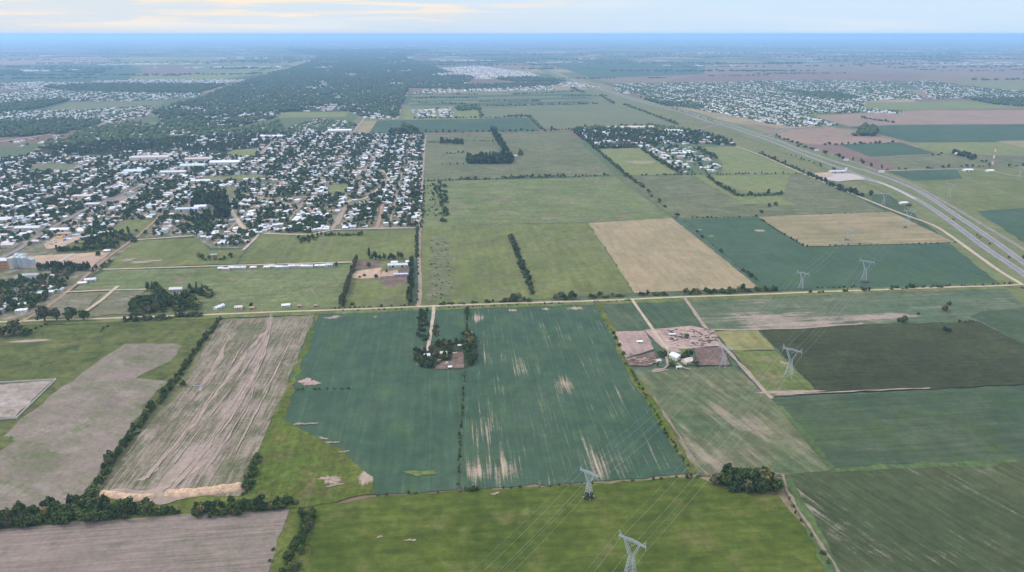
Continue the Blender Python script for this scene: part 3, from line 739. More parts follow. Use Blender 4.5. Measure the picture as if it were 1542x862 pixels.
#@@STRUCT_END
# ------------------------------------------------------------------ power line pylons
def pylon_meshes(Ht, Wb, waist, cage, arm):
    """cat-head lattice tower: splayed body, waist, open V window, crossarm with earth-wire horns"""
    body, head, beam, pk, ins = MB(), MB(), MB(), [MB(), MB()], [MB(), MB(), MB()]
    hb, hw = Wb / 2, waist / 2
    zw, zc = Ht * .56, Ht * .86          # waist height, crossarm height
    def corner(z):
        t = z / zw
        h = hb + (hw - hb) * (t ** .85)
        return [Vector((sx * h, sy * h, z)) for sx, sy in ((-1, -1), (1, -1), (1, 1), (-1, 1))]
    zs = [0, zw * .24, zw * .44, zw * .6, zw * .74, zw * .87, zw]
    for a, b_ in zip(zs[:-1], zs[1:]):
        ca, cb = corner(a), corner(b_)
        for i in range(4):
            j = (i + 1) % 4
            body.bar(ca[i], cb[i], 0.203)
            body.bar(ca[i], cb[j], 0.086); body.bar(ca[j], cb[i], 0.086)
            body.bar(cb[i], cb[j], 0.101)
    feet = []
    for p in corner(0):
        foot = MB()
        foot.box((p.x, p.y, .25), (1.2, 1.2, .7))
        feet.append(foot)
    # the V window: two lattice arms from the waist out to the crossarm
    xo = cage / 2
    for s in (-1, 1):
        n = 5
        pr = None
        for k in range(n + 1):
            t = k / n
            z = zw + (zc - zw) * t
            xi = s * (hw * .15 + (xo - hw * .35) * t ** .9)
            xe = s * (hw + (xo + hw * .5 - hw) * t ** .8)
            q = [Vector((xi, -hw * (1 - .35 * t), z)), Vector((xe, -hw * (1 - .35 * t), z)), Vector((xe, hw * (1 - .35 * t), z)), Vector((xi, hw * (1 - .35 * t), z))]
            if pr:
                for i in range(4):
                    j = (i + 1) % 4
                    head.bar(pr[i], q[i], 0.172)
                    head.bar(pr[i], q[j], 0.078)
                    head.bar(q[i], q[j], 0.078)
            pr = q
    # crossarm
    L = arm / 2
    n = 12
    pr = None
    for k in range(n + 1):
        x = -L + 2 * L * k / n
        dpt = .5 + 1.1 * (1 - abs(x) / L)
        q = [Vector((x, -.6, zc)), Vector((x, .6, zc)), Vector((x, .5, zc + dpt)), Vector((x, -.5, zc + dpt))]
        if pr:
            for i in range(4):
                j = (i + 1) % 4
                beam.bar(pr[i], q[i], 0.156)
                beam.bar(pr[i], q[j], 0.078)
                beam.bar(q[i], q[j], 0.070)
        pr = q
    for s, m_ in zip((-1, 1), pk):
        xb = s * L * .82
        tip = Vector((s * L * .97, 0, Ht))
        for dx in (-1.1, .9):
            for dy in (-.6, .6):
                m_.bar((xb + dx, dy, zc + .6), tip, .2, .1)
        m_.bar((xb - .5, 0, zc + 1.6), (xb + .5 + s * .3, 0, zc + 2.4), .18)
    xs = (-L * .97, 0, L * .97)
    drop = 3.2
    for x, m_ in zip(xs, ins):
        if x == 0:
            m_.bar((-xo * .75, 0, zc), (0, 0, zc - drop), .16)
            m_.bar((xo * .75, 0, zc), (0, 0, zc - drop), .16)
        else:
            prof = [(.05, -drop)] + [(.17 if k % 2 else .08, -drop + drop * k / 14) for k in range(1, 14)] + [(.05, 0)]
            m_.lathe((x, 0, zc), prof, 6)
    att = [Vector((x, 0, zc - drop)) for x in xs] + [Vector((s * L * .97, 0, Ht)) for s in (-1, 1)]
    parts = [('lattice_body', body, 'steel'), ('lattice_head', head, 'steel'), ('crossarm', beam, 'steel')]
    parts += [('earth_wire_horn', m_, 'steel') for m_ in pk] + [('insulator_string', m_, 'insul') for m_ in ins] + [('footing', m_, 'concrete') for m_ in feet]
    return [(n_, m_.mesh(n_), M[k]) for n_, m_, k in parts], att

TALL = pylon_meshes(34.0, 7.6, 2.6, 9.5, 18.5)
LOW = pylon_meshes(24.0, 5.6, 2.0, 7.0, 15.5)
def pylon(kind, g, heading, label, group):
    e = tag(empty('pylon', g, heading), label, 'pylon', group)
    for n_, me, mat in kind[0]:
        link_mesh(n_, me, mat, e)
    rot = Matrix.Rotation(heading, 3, 'Z')
    return [rot @ a + Vector(g) for a in kind[1]]

line1 = [((948, 873), 'tall grey lattice pylon cut off by the bottom edge of the picture'),
         ((1187, 568), 'tall grey lattice pylon standing on a yellow-green patch beside the dark maize field'),
         ((1300, 425), 'grey lattice pylon with bushes at its foot in the blue-green field'),
         ((1365, 343), 'faint lattice pylon in the banded tan field, the one nearer the highway'),
         ((1428, 299), 'faint lattice pylon beside the service road across the highway'),
         ((1533, 271), 'faint lattice pylon near the right edge beyond the highway')]
line2 = [((886, 749), 'short lattice pylon rising from a round dark bush'),
         ((1089, 552), 'pale lattice pylon at the corner of the muddy cattle yard'),
         ((1206, 434), 'short grey lattice pylon just above the dirt road'),
         ((1276, 366), 'faint lattice pylon at a small bush near the edge of the tan field'),
         ((1330, 308), 'faint lattice pylon on rough grass between the dirt lane and the highway')]
HEAD = math.atan2(0.804, 0.595) - math.pi / 2
def wires(name, atts, first, r, sag, label_fmt, sides, group):
    for k, side in sides:
        pts_all = [first[k]] + [a[k] for a in atts]
        mb_ = MB()
        for a, b_ in zip(pts_all[:-1], pts_all[1:]):
            prev = None
            for i in range(19):
                t = i / 18
                p = a.lerp(b_, t) - Vector((0, 0, 4 * sag * t * (1 - t)))
                if prev is not None:
                    for o_ in (0,):
                        ov = Vector((math.cos(HEAD), math.sin(HEAD), 0)) * o_
                        mb_.bar(prev + ov, p + ov, r, n=3)
                prev = p
        tag(mb_.build(name, M['wire']), label_fmt % side, 'cable', group)
for ln, kind, dvec, lab, grp in ((line1, TALL, Vector((203, 276, 0)), 'right-hand', 'pylons of the right-hand line'), (line2, LOW, Vector((160, 212, 0)), 'left-hand', 'pylons of the left-hand line')):
    atts = []
    for px, label in ln:
        atts.append(pylon(kind, P(*px), HEAD, label, grp))
    first = [a - dvec for a in atts[0]]
    wires('power_cable', atts, first, .09, 8.0, '%s conductor of the ' + lab + ' power line', ((0, 'left'), (1, 'middle'), (2, 'right')), 'conductors of the %s line' % lab)
    wires('earth_wire', atts, first, .05, 6.0, 'thin %s earth wire along the tops of the ' + lab + ' pylons', ((3, 'left'), (4, 'right')), 'earth wires of the %s line' % lab)

# radio mast
g = P(1493, 253)
mast = tag(empty('radio_mast', g), 'thin red and white radio mast standing among the fields at right', 'mast')
for k in range(7):
    m_ = MB()
    z0, z1 = k * 8.0, k * 8.0 + 8.0
    w0, w1 = 3.2 - .36 * k, 3.2 - .36 * (k + 1)
    for i in range(3):
        t0, t1 = i * 2.094, (i + 1) * 2.094
        a0, b0 = Vector((w0 * math.cos(t0), w0 * math.sin(t0), z0)), Vector((w1 * math.cos(t0), w1 * math.sin(t0), z1))
        a1, b1 = Vector((w0 * math.cos(t1), w0 * math.sin(t1), z0)), Vector((w1 * math.cos(t1), w1 * math.sin(t1), z1))
        m_.bar(a0, b0, .5); m_.bar(a0, b1, .25); m_.bar(a1, b0, .25); m_.bar(b0, b1, .25)
    s_ = m_.build('mast_section', M['white_wall'] if k % 2 else M['brick'], mast)
    s_['label'] = 'white section' if k % 2 else 'red section'

# ------------------------------------------------------------------ trees and bushes
def crown_proto(nq, nl, seed, z0=.1, leaf=.17, flat=1.0, cone=0.0):
    """unit crown (radius 1, height 1): leafy lobes at uneven heights, many small leaf faces with gaps"""
    r = np.random.default_rng(seed)
    lob = []
    for i in range(nl):
        a = r.uniform(0, 6.283)
        zz = r.uniform(z0 + .22, .84)
        reach = (1 - abs(zz - .48) * 1.15) * (1 - cone * zz)
        d = r.uniform(.2, .68) * max(reach, .15)
        lob.append((d * math.cos(a), d * math.sin(a), zz, r.uniform(.26, .46) * max(.45, reach)))
    lob.append((0, 0, .52, .5)); lob.append((r.uniform(-.15, .15), r.uniform(-.15, .15), .8, .27))
    lob = np.array(lob)
    wgt = lob[:, 3] ** 2
    idx = r.choice(len(lob), nq, p=wgt / wgt.sum())
    d = r.normal(size=(nq, 3)); d /= np.linalg.norm(d, axis=1)[:, None]
    rad = lob[idx, 3] * r.uniform(.62, 1.08, nq)
    c = lob[idx, :3] + d * rad[:, None] * np.array([1, 1, .62])
    c[:, 2] = np.maximum(c[:, 2], z0 * .6)
    nrm = d + r.normal(scale=.55, size=(nq, 3)); nrm /= np.linalg.norm(nrm, axis=1)[:, None]
    u = np.cross(nrm, r.normal(size=(nq, 3))); u /= np.linalg.norm(u, axis=1)[:, None] + 1e-9
    v = np.cross(nrm, u)
    s = leaf * r.uniform(.6, 1.25, (nq, 1))
    zc = np.array([1, 1, .7])
    q = np.stack([c - u * s * zc, c - v * s * .8 * zc, c + u * s * zc, c + v * s * .8 * zc], 1)
    f = np.arange(nq * 4).reshape(nq, 4)
    tri = np.concatenate([f[:, [0, 1, 2]], f[:, [0, 2, 3]]])
    return q.reshape(-1, 3), tri

def blob_proto(seed, sub=1, z0=.05):
    """small dense clump for distant trees: a torn, uneven lump"""
    bm = bmesh.new()
    bmesh.ops.create_icosphere(bm, subdivisions=sub, radius=1.0)
    r = np.random.default_rng(seed)
    v = np.array([p.co[:] for p in bm.verts])
    v *= r.uniform(.68, 1.16, (len(v), 1))
    v = v * np.array([1, 1, .5]) + np.array([0, 0, .5])
    f = np.array([[q.index for q in p.verts] for p in bm.faces])
    bm.free()
    return v, f

PROTO = {'hi': [crown_proto(420, 9, 100 + i, leaf=.135) for i in range(5)],
         'mid': [crown_proto(110, 7, 200 + i, leaf=.235) for i in range(5)],
         'low': [crown_proto(34, 5, 300 + i, leaf=.40) for i in range(5)],
         'far': [blob_proto(400 + i, 1) for i in range(5)],
         'bushhi': [crown_proto(260, 8, 500 + i, z0=.0, leaf=.16) for i in range(4)],
         'bushmid': [crown_proto(60, 6, 600 + i, z0=.0, leaf=.3) for i in range(4)]}

def tri_mesh(name, V, T):
    me = bpy.data.meshes.new(name)
    n, k = len(V), len(T)
    me.vertices.add(n)
    me.vertices.foreach_set('co', np.asarray(V, dtype=np.float32).ravel())
    me.loops.add(k * 3)
    me.loops.foreach_set('vertex_index', np.asarray(T, dtype=np.int32).ravel())
    me.polygons.add(k)
    me.polygons.foreach_set('loop_start', np.arange(0, k * 3, 3, dtype=np.int32))
    me.update()
    me.validate()
    return me

TREES = []          # (x, y, height, radius, row index, kind, material)
ROWS = []
def new_row(label, cat):
    ROWS.append((label, cat))
    return len(ROWS) - 1

ALT = {'leaf': ('leaf_dark', 'leaf_brown', 'leaf_yellow', 'bush'), 'leaf_dark': ('leaf', 'leaf_dark', 'leaf_brown'), 'bush': ('leaf', 'leaf_dark', 'leaf_brown'), 'leaf_brown': ('leaf_brown', 'leaf'), 'leaf_yellow': ('leaf_yellow',)}
def add_tree(p, h, r, row, kind, mat):
    if random.random() < .38 and h < 14:
        mat = random.choice(ALT[mat])
    TREES.append((p.x, p.y, h, r, row, kind, mat))

def row(px, sp, h, r, label, kind='tree', w=0.0, prob=1.0, mat=None, hj=.36, cat=None):
    ri = new_row(label, cat or ('tree' if kind == 'tree' else 'bush'))
    pts = [P(*q) for q in px]
    mat = mat or ('leaf' if kind == 'tree' else 'bush')
    carry = random.random() * sp
    for a, b_ in zip(pts[:-1], pts[1:]):
        L = (b_ - a).length
        if L < 1e-3:
            continue
        d = (b_ - a) / L
        n_ = Vector((-d.y, d.x, 0))
        s = carry
        while s < L:
            if random.random() < prob:
                k = max(.4, random.gauss(1, hj))
                add_tree(a + d * s + n_ * random.uniform(-w, w), h * k, r * max(.55, random.gauss(1, hj * .7)), ri, kind, mat)
            s += sp * random.uniform(.7, 1.3)
        carry = s - L

def inside(p, poly):
    c = False
    n = len(poly)
    j = n - 1
    for i in range(n):
        a, b_ = poly[i], poly[j]
        if (a.y > p.y) != (b_.y > p.y) and p.x < (b_.x - a.x) * (p.y - a.y) / (b_.y - a.y) + a.x:
            c = not c
        j = i
    return c

def area(px, per_ha, h, r, label, kind='tree', mat=None, hj=.32, cat=None, avoid=None):
    ri = new_row(label, cat or ('tree' if kind == 'tree' else 'bush')) if label else -1
    poly = [P(*q) for q in px]
    x0, x1 = min(p.x for p in poly), max(p.x for p in poly)
    y0, y1 = min(p.y for p in poly), max(p.y for p in poly)
    n = int((x1 - x0) * (y1 - y0) / 1e4 * per_ha)
    mat = mat or ('leaf' if kind == 'tree' else 'bush')
    for _ in range(n):
        p = Vector((random.uniform(x0, x1), random.uniform(y0, y1), 0))
        if inside(p, poly) and not (avoid and avoid(p)):
            add_tree(p, h * max(.4, random.gauss(1, hj)), r * max(.5, random.gauss(1, hj * .8)), ri, kind, mat)

def one(x, y, h, r, label, kind='tree', mat=None, cat=None):
    add_tree(P(x, y), h, r, new_row(label, cat or ('tree' if kind == 'tree' else 'bush')), kind, mat or ('leaf' if kind == 'tree' else 'bush'))

# foreground belts
area([(-60, 808), (0, 797), (90, 791), (170, 787), (237, 776), (228, 769), (167, 763), (140, 752), (104, 759), (57, 767), (0, 777), (-60, 786)], 520, 8.5, 4.2, 'dense green tree in the belt along the bottom left soil field')
row([(230, 775), (250, 774), (276, 774)], 4, 5.5, 3.2, 'low tree at the gap between the two orange spoil heaps')
area([(286, 778), (298, 766), (345, 761), (385, 759), (440, 754), (472, 749), (440, 763), (385, 772), (340, 780), (310, 781)], 800, 6.5, 3.6, 'dense green tree below the longer orange spoil heap')
row([(138, 752), (152, 727), (172, 692), (206, 648), (248, 594), (262, 580)], 2.9, 5.8, 3.5, 'tree of the thick hedge between the bare left field and the striped soil', w=2.6)
row([(262, 580), (282, 548), (296, 528), (312, 508), (332, 480)], 3.0, 4.6, 2.8, 'bush of the hedge running up from the water tank to the dirt road', 'bush', w=2)
one(277, 582, 6.5, 4.2, 'round dark tree beside the pale water tank')
row([(386, 690), (378, 718), (374, 745)], 2.2, 4.6, 3.2, 'bush on the green rise just right of the striped soil', 'bush', w=3)
row([(468, 768), (458, 790), (450, 815), (440, 850), (432, 885)], 1.5, 4.4, 3.0, 'bush in the thicket at the right end of the bottom left soil field', 'bush', w=5)
row([(415, 812), (412, 835), (408, 850)], 12, 2.4, 1.8, 'small bush on the grass margin of the bottom left soil field', 'bush', w=1)
row([(704, 466), (702, 490), (706, 512)], 5, 3.6, 2.2, 'bush of the hedge running down to the farm in the soybeans', 'bush', w=1)
row([(700, 562), (697, 600), (693, 660), (690, 735)], 5.2, 2.4, 1.6, 'small bush of the thin hedge between the two soybean fields', 'bush', w=.7, prob=.8)
row([(897, 458), (908, 480), (920, 500)], 9, 2.2, 1.6, 'small bush on the field edge above the pink cattle yard', 'bush', w=1, prob=.7)
for i_, (x, y) in enumerate(((923, 504), (927, 511), (933, 522), (939, 535))):
    one(x, y, 4.6, 2.9, ['dark bush at the upper left corner of the pink cattle yard', 'second bush down the left side of the pink cattle yard', 'third bush down the left side of the pink cattle yard', 'bush at the lower left corner of the pink cattle yard'][i_], 'bush')
row([(943, 548), (958, 575), (975, 605), (990, 630), (1012, 668), (1040, 712)], 5, 2.8, 1.9, 'bush of the hedge along the right edge of the striped soybean field', 'bush', w=1.4, prob=.85)
row([(566, 748), (690, 741), (760, 737), (860, 731), (950, 725), (1030, 719)], 7.5, 1.7, 1.5, 'low bush along the line between soybeans and the bright pasture', 'bush', w=.8, prob=.75)
row([(698, 740), (722, 738)], 3.5, 3, 2.2, 'bush of the dark clump at the bottom corner of the striped soybeans', 'bush', w=.8)
row([(1030, 720), (1055, 719)], 4, 3.4, 2.4, 'bush of the dark clump left of the big copse', 'bush', w=1.4)
area([(1072, 726), (1085, 714), (1120, 712), (1150, 716), (1174, 740), (1140, 744), (1108, 743)], 900, 8.0, 4.6, 'dark tree of the big copse on the bright pasture', mat='leaf_dark')
for x, y, h_, l_ in ((1152, 734, 17, 'tall olive-brown tree at the right end of the big copse'), (1132, 728, 10, 'tall green tree in the middle of the big copse'), (1166, 739, 10.5, 'tree at the right foot of the big copse beside the track')):
    one(x, y, h_, 8.5 if h_ == 17 else 6.5, l_, mat='leaf_yellow' if h_ == 17 else 'leaf')
one(885, 751, 5.6, 5.0, 'round dark bush hiding the foot of a pylon on the bright pasture', 'bush', 'leaf_dark')
row([(1182, 745), (1200, 775), (1207, 790), (1225, 815), (1245, 842), (1256, 862)], 8, 2.6, 2.0, 'small bush along the track at the right edge of the bright pasture', 'bush', w=1.2, prob=.65)
row([(440, 588), (475, 587.5), (525, 586)], 6, 2.2, 1.8, 'low bush on the grassy line across the left soybean field', 'bush', prob=.8)
row([(530, 585), (628, 582.5)], 14, 1.2, 1.0, 'tiny bush on the grassy line across the left soybean field', 'bush', prob=.5)
# farm in the soybeans
for (px_, n_, h_, r_, mt_, l_) in (([(640, 518), (705, 512), (706, 520), (660, 524)], 286, 6, 3.4, 'leaf', 'tree in the row behind the farm among the soybeans'),
        ([(634, 470), (646, 470), (646, 512), (632, 520), (626, 500)], 330, 5, 3.0, 'leaf_dark', 'tree left of the lane leading to the farm among the soybeans'),
        ([(655, 490), (660, 490), (660, 512), (652, 514)], 396, 5, 2.6, 'leaf_brown', 'grey-brown tree right of the lane to the farm among the soybeans'),
        ([(700, 505), (716, 502), (718, 545), (704, 552), (700, 530)], 286, 7.5, 3.6, 'leaf', 'tree at the right side of the farm among the soybeans'),
        ([(622, 530), (650, 524), (656, 556), (640, 558), (626, 548)], 396, 5, 2.8, 'leaf_dark', 'dark tree at the left side of the farm among the soybeans'),
        ([(652, 530), (678, 526), (680, 542), (660, 550)], 264, 6, 3.2, 'leaf', 'tree in the middle of the farm among the soybeans')):
    area(px_, n_, h_, r_, l_, mat=mt_)
one(709, 520, 12, 5.5, 'tall yellow-green tree beside the farm among the soybeans', mat='leaf_yellow')
one(704, 512, 10, 4.5, 'yellow-green tree behind the farm among the soybeans', mat='leaf_yellow')
# cattle farm
one(1037, 540, 11, 6.5, 'large round dark tree between the shed and house of the cattle farm', mat='leaf_dark')
one(1028, 543, 8, 4.5, 'dark tree right behind the white shed of the cattle farm', mat='leaf_dark')
one(1033, 510, 6.5, 4.2, 'single dark tree among the cattle pens', mat='leaf_dark')
one(993, 537, 7, 4.0, 'left one of the two dark trees left of the white shed', mat='leaf_dark')
one(1002, 538, 7.5, 3.8, 'right one of the two dark trees left of the white shed', mat='leaf_dark')
one(1011, 552, 6, 4, 'tree on the grass in front of the white shed', mat='leaf')
area([(1040, 546), (1050, 542), (1054, 552), (1044, 556)], 252, 5, 3, 'small tree right of the pink-roofed farmhouse')
area([(985, 545), (998, 543), (1000, 552), (990, 556)], 168, 4, 2.6, 'small tree beside the lower end of the cattle farm lane')
# along the dirt road
for x0, x1, y0, y1, h_, r_, pr_, l_ in ((660, 700, 459.5, 458, 4, 3, .8, 'just above the junction with the farm lane'), (705, 762, 457.5, 455.5, 3.2, 2.6, .6, 'left of the double dark tree row'),
        (764, 776, 454.5, 454, 8, 4.6, 1, 'at the foot of the double dark tree row'), (780, 800, 454, 453, 6, 4, 1, 'right of the double dark tree row'),
        (832, 872, 452, 450, 7, 4.4, 1, 'above the middle of the striped soybeans'), (886, 940, 450, 447, 6, 4, .95, 'above the top right corner of the striped soybeans'),
        (960, 1004, 446.5, 445, 5.5, 3.8, .8, 'at the junction with the cattle farm lane'), (1028, 1175, 444, 438, 6, 4.2, 1, 'in the dense line under the tan field')):
    row([(x0, y0), (x1, y1)], 5.2, h_ * 1.15, r_ * 1.15, 'tree beyond the dirt road ' + l_, w=2.0, prob=pr_)
for x0, x1, y0, y1, h_, l_ in ((1218, 1225, 441.5, 441, 5, 'alone right of the short pylon'), (1232, 1242, 441.5, 441, 5.5, 'a little right of the short pylon'), (1268, 1276, 440, 439.5, 4.5, 'below the pylon with bushes at its foot'), (1300, 1312, 438.5, 438, 4.5, 'between the pylon and the flowering hedge')):
    row([(x0, y0), (x1, y1)], 4.5, h_, 3.2, 'dark bush beside the dirt road ' + l_, 'bush', mat='leaf_dark')
row([(1225, 434), (1262, 434), (1300, 433)], 7, 2.2, 2.6, 'low green bush in the strip above the dirt road near the pylons', 'bush', w=2)
row([(1338, 436), (1432, 431.5)], 5, 5, 3.4, 'bush of the dense mixed hedge above the dirt road at right', 'bush', w=4)
row([(1440, 432), (1530, 428)], 8, 3, 2.4, 'scattered bush beside the dirt road near the highway end', 'bush', w=2, prob=.8)
row([(1535, 434), (1548, 437)], 5, 4.5, 3.5, 'dark bush at the right edge of the picture on the dirt road', 'bush')
row([(498, 466), (520, 465.5), (560, 464), (625, 461)], 5.5, 2.8, 2.4, 'bush of the low hedge below the walled farm compound', 'bush', w=1.0)
row([(510, 470), (580, 467.5), (640, 466)], 6, 1.8, 2.0, 'low bush on the soybean side of the dirt road', 'bush', w=.8, prob=.8)
row([(660, 465), (760, 461), (880, 456.5), (950, 453.5)], 5.5, 1.8, 2.2, 'low bush below the dirt road between the two farm lanes', 'bush', w=.8, prob=.75)
one(530, 460, 4.5, 3.6, 'round bush inside the bottom left corner of the farm compound', 'bush')
# farm compound north of the road
row([(537, 392), (528, 418), (522, 440), (514, 464)], 4.6, 9.5, 3.2, 'tall grey-green tree in the row on the left side of the farm compound', w=1.2, mat='leaf_brown')
row([(554, 391), (572, 392), (592, 391), (606, 390)], 5.5, 11, 3.8, 'tall tree in the row behind the farm compound', w=2, mat='leaf_dark')
row([(620, 394), (620, 415), (619, 432), (616, 460)], 4.8, 9.5, 3.4, 'tall dark tree in the row on the right side of the farm compound', w=1.6, mat='leaf_dark')
for x, y, h_, l_ in ((556, 402, 7, 'dark tree on the bare ground inside the farm compound'), (567, 419, 6, 'round tree at the lower edge of the pink riding ground'), (549, 417, 5, 'slim tree left of the round one on the riding ground'), (582, 411, 5, 'low broad tree in the middle of the farm compound'), (542, 419, 3.5, 'bushy tree at the left end of the riding ground')):
    one(x, y, h_, h_ * .6, l_, mat='leaf_dark')
row([(629, 458), (630, 430), (629, 392)], 12, 3.5, 2.2, 'bush beside the lane right of the farm compound', 'bush', prob=.5)
row([(627, 390), (629, 345)], 5, 6.5, 3.2, 'tree of the hedge up the lane towards the town corner', w=1.5)
row([(634, 344), (637, 300), (638, 276)], 8, 4.5, 3, 'tree beside the lane at the eastern edge of the town', w=3, prob=.8)
row([(768, 357), (780, 385), (792, 418), (803, 446)], 4.2, 6.5, 4.2, 'tree of the dark row standing in the lush grassland', w=2.2, mat='leaf_dark')
one(770, 360, 9, 5.5, 'larger round tree at the top of the dark row in the grassland', mat='leaf_dark')
area([(652, 276), (672, 274), (676, 335), (664, 336), (662, 300), (650, 292)], 94, 6, 3.6, 'tree of the scrub strip right of the town edge')
area([(642, 280), (660, 280), (664, 325), (640, 330)], 52, 3.0, 2.6, 'bush in the scrub right of the town edge', 'bush')
area([(650, 362), (678, 360), (682, 452), (640, 456)], 58, 1.7, 1.9, 'low shrub in the scrub strip right of the lane', 'bush', mat='leaf_brown')
# hedges of the open land
HN = [(1146, 428), (1122, 410), (1108, 400), (1086, 380), (1062, 361), (1052, 353), (1020, 326), (1000, 312), (990, 305), (975, 291)]
for x, y, h_, l_ in ((1119, 409, 5.5, 'round dark bush at the lower right edge of the tan field'), (1131, 418, 6, 'dark bush near the bottom corner of the tan field'), (1085, 380, 6.5, 'round dark tree halfway down the edge of the tan field'), (1057, 359, 6, 'lower one of two dark trees by the bare spots'), (1049, 351, 6, 'upper one of two dark trees by the bare spots'), (1019, 326, 8, 'round tree at the top right corner of the tan field'), (1001, 313, 6.5, 'dark tree just above the corner of the tan field'), (993, 305, 7.5, 'larger dark tree on the diagonal hedge'), (981, 297, 6, 'tree next up the diagonal hedge'), (976, 290, 7.5, 'round dark tree midway on the diagonal hedge')):
    one(x, y, h_, h_ * .68, l_, mat='leaf_dark')
row([(1124, 411), (1142, 424)], 5, 3.4, 2.6, 'bush of the clump at the bottom corner of the tan field', 'bush', w=1)
row(HN, 16, 2.0, 1.8, 'small bush along the diagonal edge of the tan field', 'bush', prob=.6)
row([(970, 284), (955, 273), (945, 266), (935, 258), (905, 232), (884, 212), (862, 197)], 6, 6, 4, 'tree of the diagonal hedge beyond the field crossing', w=2.5)
row([(638, 273.5), (720, 271), (845, 268), (920, 265)], 8, 4, 3.4, 'bush of the hedge across the middle of the grassland', 'bush', w=2, prob=.8)
row([(690, 270.5), (720, 270)], 6, 6, 4, 'tree on the left part of the grassland hedge')
row([(755, 269), (850, 266.5)], 6, 6, 4, 'tree on the right part of the grassland hedge', w=2)
row([(940, 266), (960, 265), (1020, 264), (1086, 263), (1210, 262)], 8, 4.2, 3.6, 'tree of the hedge below the camp of white houses', w=2, prob=.75)
row([(742, 196), (750, 212), (762, 230)], 4.5, 11, 5.5, 'tree of the thick dark row running to the square wood', w=7, mat='leaf_dark')
area([(704, 239), (770, 237), (773, 247), (703, 248)], 252, 13, 6.5, 'tree of the square wood in the grassland', mat='leaf_dark')
area([(782, 229), (787, 228), (787, 238), (780, 238)], 126, 8, 5, 'tree beside the small hut right of the square wood')
area([(660, 213), (698, 212), (698, 218), (664, 217)], 126, 8, 5, 'tree of the grove right of the town corner', mat='leaf_dark')
row([(645, 215), (660, 215), (700, 213), (744, 213)], 10, 4, 4, 'bush of the hedge through the upper grassland', 'bush', prob=.8)
row([(672, 232), (700, 231)], 7, 6, 4, 'tree of the short row left of the square wood')
row([(655, 248), (700, 248)], 9, 3, 3, 'low bush left of the square wood', 'bush', prob=.7)
row([(1066, 268), (1085, 281), (1110, 296), (1140, 296), (1178, 293)], 6, 6.5, 4.4, 'tree of the bent hedge in the right grassland', w=2)
for x, y, h_, l_ in ((1158, 312, 7, 'left tree of the pair above the banded tan field'), (1168, 310, 8, 'right tree of the pair above the banded tan field'), (1146, 321, 6, 'dark tree at the corner of the banded tan field')):
    one(x, y, h_, 5.5, l_, mat='leaf_dark')
row([(1018, 328.5), (1060, 328.5), (1142, 327)], 9, 3, 3, 'bush of the hedge above the bare spots', 'bush', prob=.8)
row([(1142, 327), (1240, 323.5), (1340, 320)], 18, 1.6, 2, 'tiny bush along the upper edge of the banded tan field', 'bush', prob=.7)
row([(1144, 330), (1165, 345), (1190, 360), (1212, 372)], 7, 3, 2.6, 'bush on the left edge of the banded tan field', 'bush', prob=.9)
row([(1212, 372.5), (1300, 369), (1345, 369), (1440, 366)], 10, 2.2, 2.2, 'bush along the lower edge of the banded tan field', 'bush', prob=.8)
one(1276, 363, 4, 4.5, 'bush at the foot of a faint pylon in the tan field', 'bush', 'leaf_dark'); one(1364, 343.5, 3, 4.5, 'bush at the foot of the pylon nearer the highway in the tan field', 'bush', 'leaf_brown')
one(1300, 425.5, 3.4, 6.5, 'low brown bush under the pylon in the blue-green field', 'bush', 'leaf_brown')
row([(1142, 231), (1165, 241), (1190, 252), (1212, 262)], 8, 6.5, 4.5, 'tree beside the dirt lane above the truck stop', w=3)
row([(1215, 264), (1240, 274), (1265, 286), (1300, 297)], 6, 7.5, 5, 'tree of the dense row below the truck stop', w=5, mat='leaf_dark')
one(1311, 295, 13, 7, 'tallest tree at the right end of the row below the truck stop', mat='leaf_dark')
one(1368, 312, 7, 7, 'brown-green tree beside the small white house by the highway', mat='leaf_brown')
row([(1190, 234), (1230, 248), (1258, 258)], 14, 4.5, 3.6, 'tree on the green strip left of the highway', w=5, prob=.8)
row([(1080, 185), (1010, 163)], 20, 4, 4, 'bush on the left bank of the far highway', 'bush', w=6, prob=.7)
for x, y, l_ in ((1435, 331.5, 'upper median'), (1471, 355.5, 'middle median'), (1475, 358.5, 'lower middle median'), (1489, 368.5, 'lower median'), (1519, 389, 'right edge median')):
    one(x, y, 3, 2.8, 'dark bush on the highway %s strip' % l_, 'bush', 'leaf_dark')
for x, y, h_, r_, mt_, l_ in ((1355, 486, 7, 4.2, 'leaf', 'taller tree of the group at the top edge of the dark maize'), (1362, 486, 9, 5, 'leaf_brown', 'olive tree at the top edge of the dark maize field'), (1423, 470, 9, 5, 'leaf_brown', 'grey-green tree standing alone on the upper right field'), (1429, 461, 6.5, 3.2, 'leaf_dark', 'small dark tree just behind the grey-green one'), (1425, 499, 6.5, 6.8, 'leaf_dark', 'round dark tree standing inside the dark maize field'), (1382, 475, 4.5, 2, 'leaf', 'thin small tree right of the olive tree')):
    one(x, y, h_, r_, l_, mat=mt_)
row([(1440, 486), (1475, 485)], 6, 2.4, 2.4, 'low bush at the top right corner of the dark maize', 'bush')
one(1542, 391, 7, 6, 'dark bush at the right edge beside the service road', 'bush', 'leaf_dark')
area([(1285, 205), (1302, 190), (1320, 196), (1320, 206)], 105, 14, 8, 'tree of the copse in the pale field across the highway', mat='leaf_dark')
row([(1240, 219), (1255, 218.5), (1300, 217.5), (1358, 215)], 18, 7, 6, 'round tree on the line under the pale field across the highway', prob=.85)
area([(1433, 232), (1442, 230), (1470, 238), (1462, 241)], 126, 9, 6, 'tree of the small wood round the white farmhouse at right', mat='leaf_dark')
row([(1330, 257), (1400, 254), (1440, 252), (1500, 251), (1560, 251)], 16, 6.5, 5, 'tree along the country road beyond the highway', prob=.8)
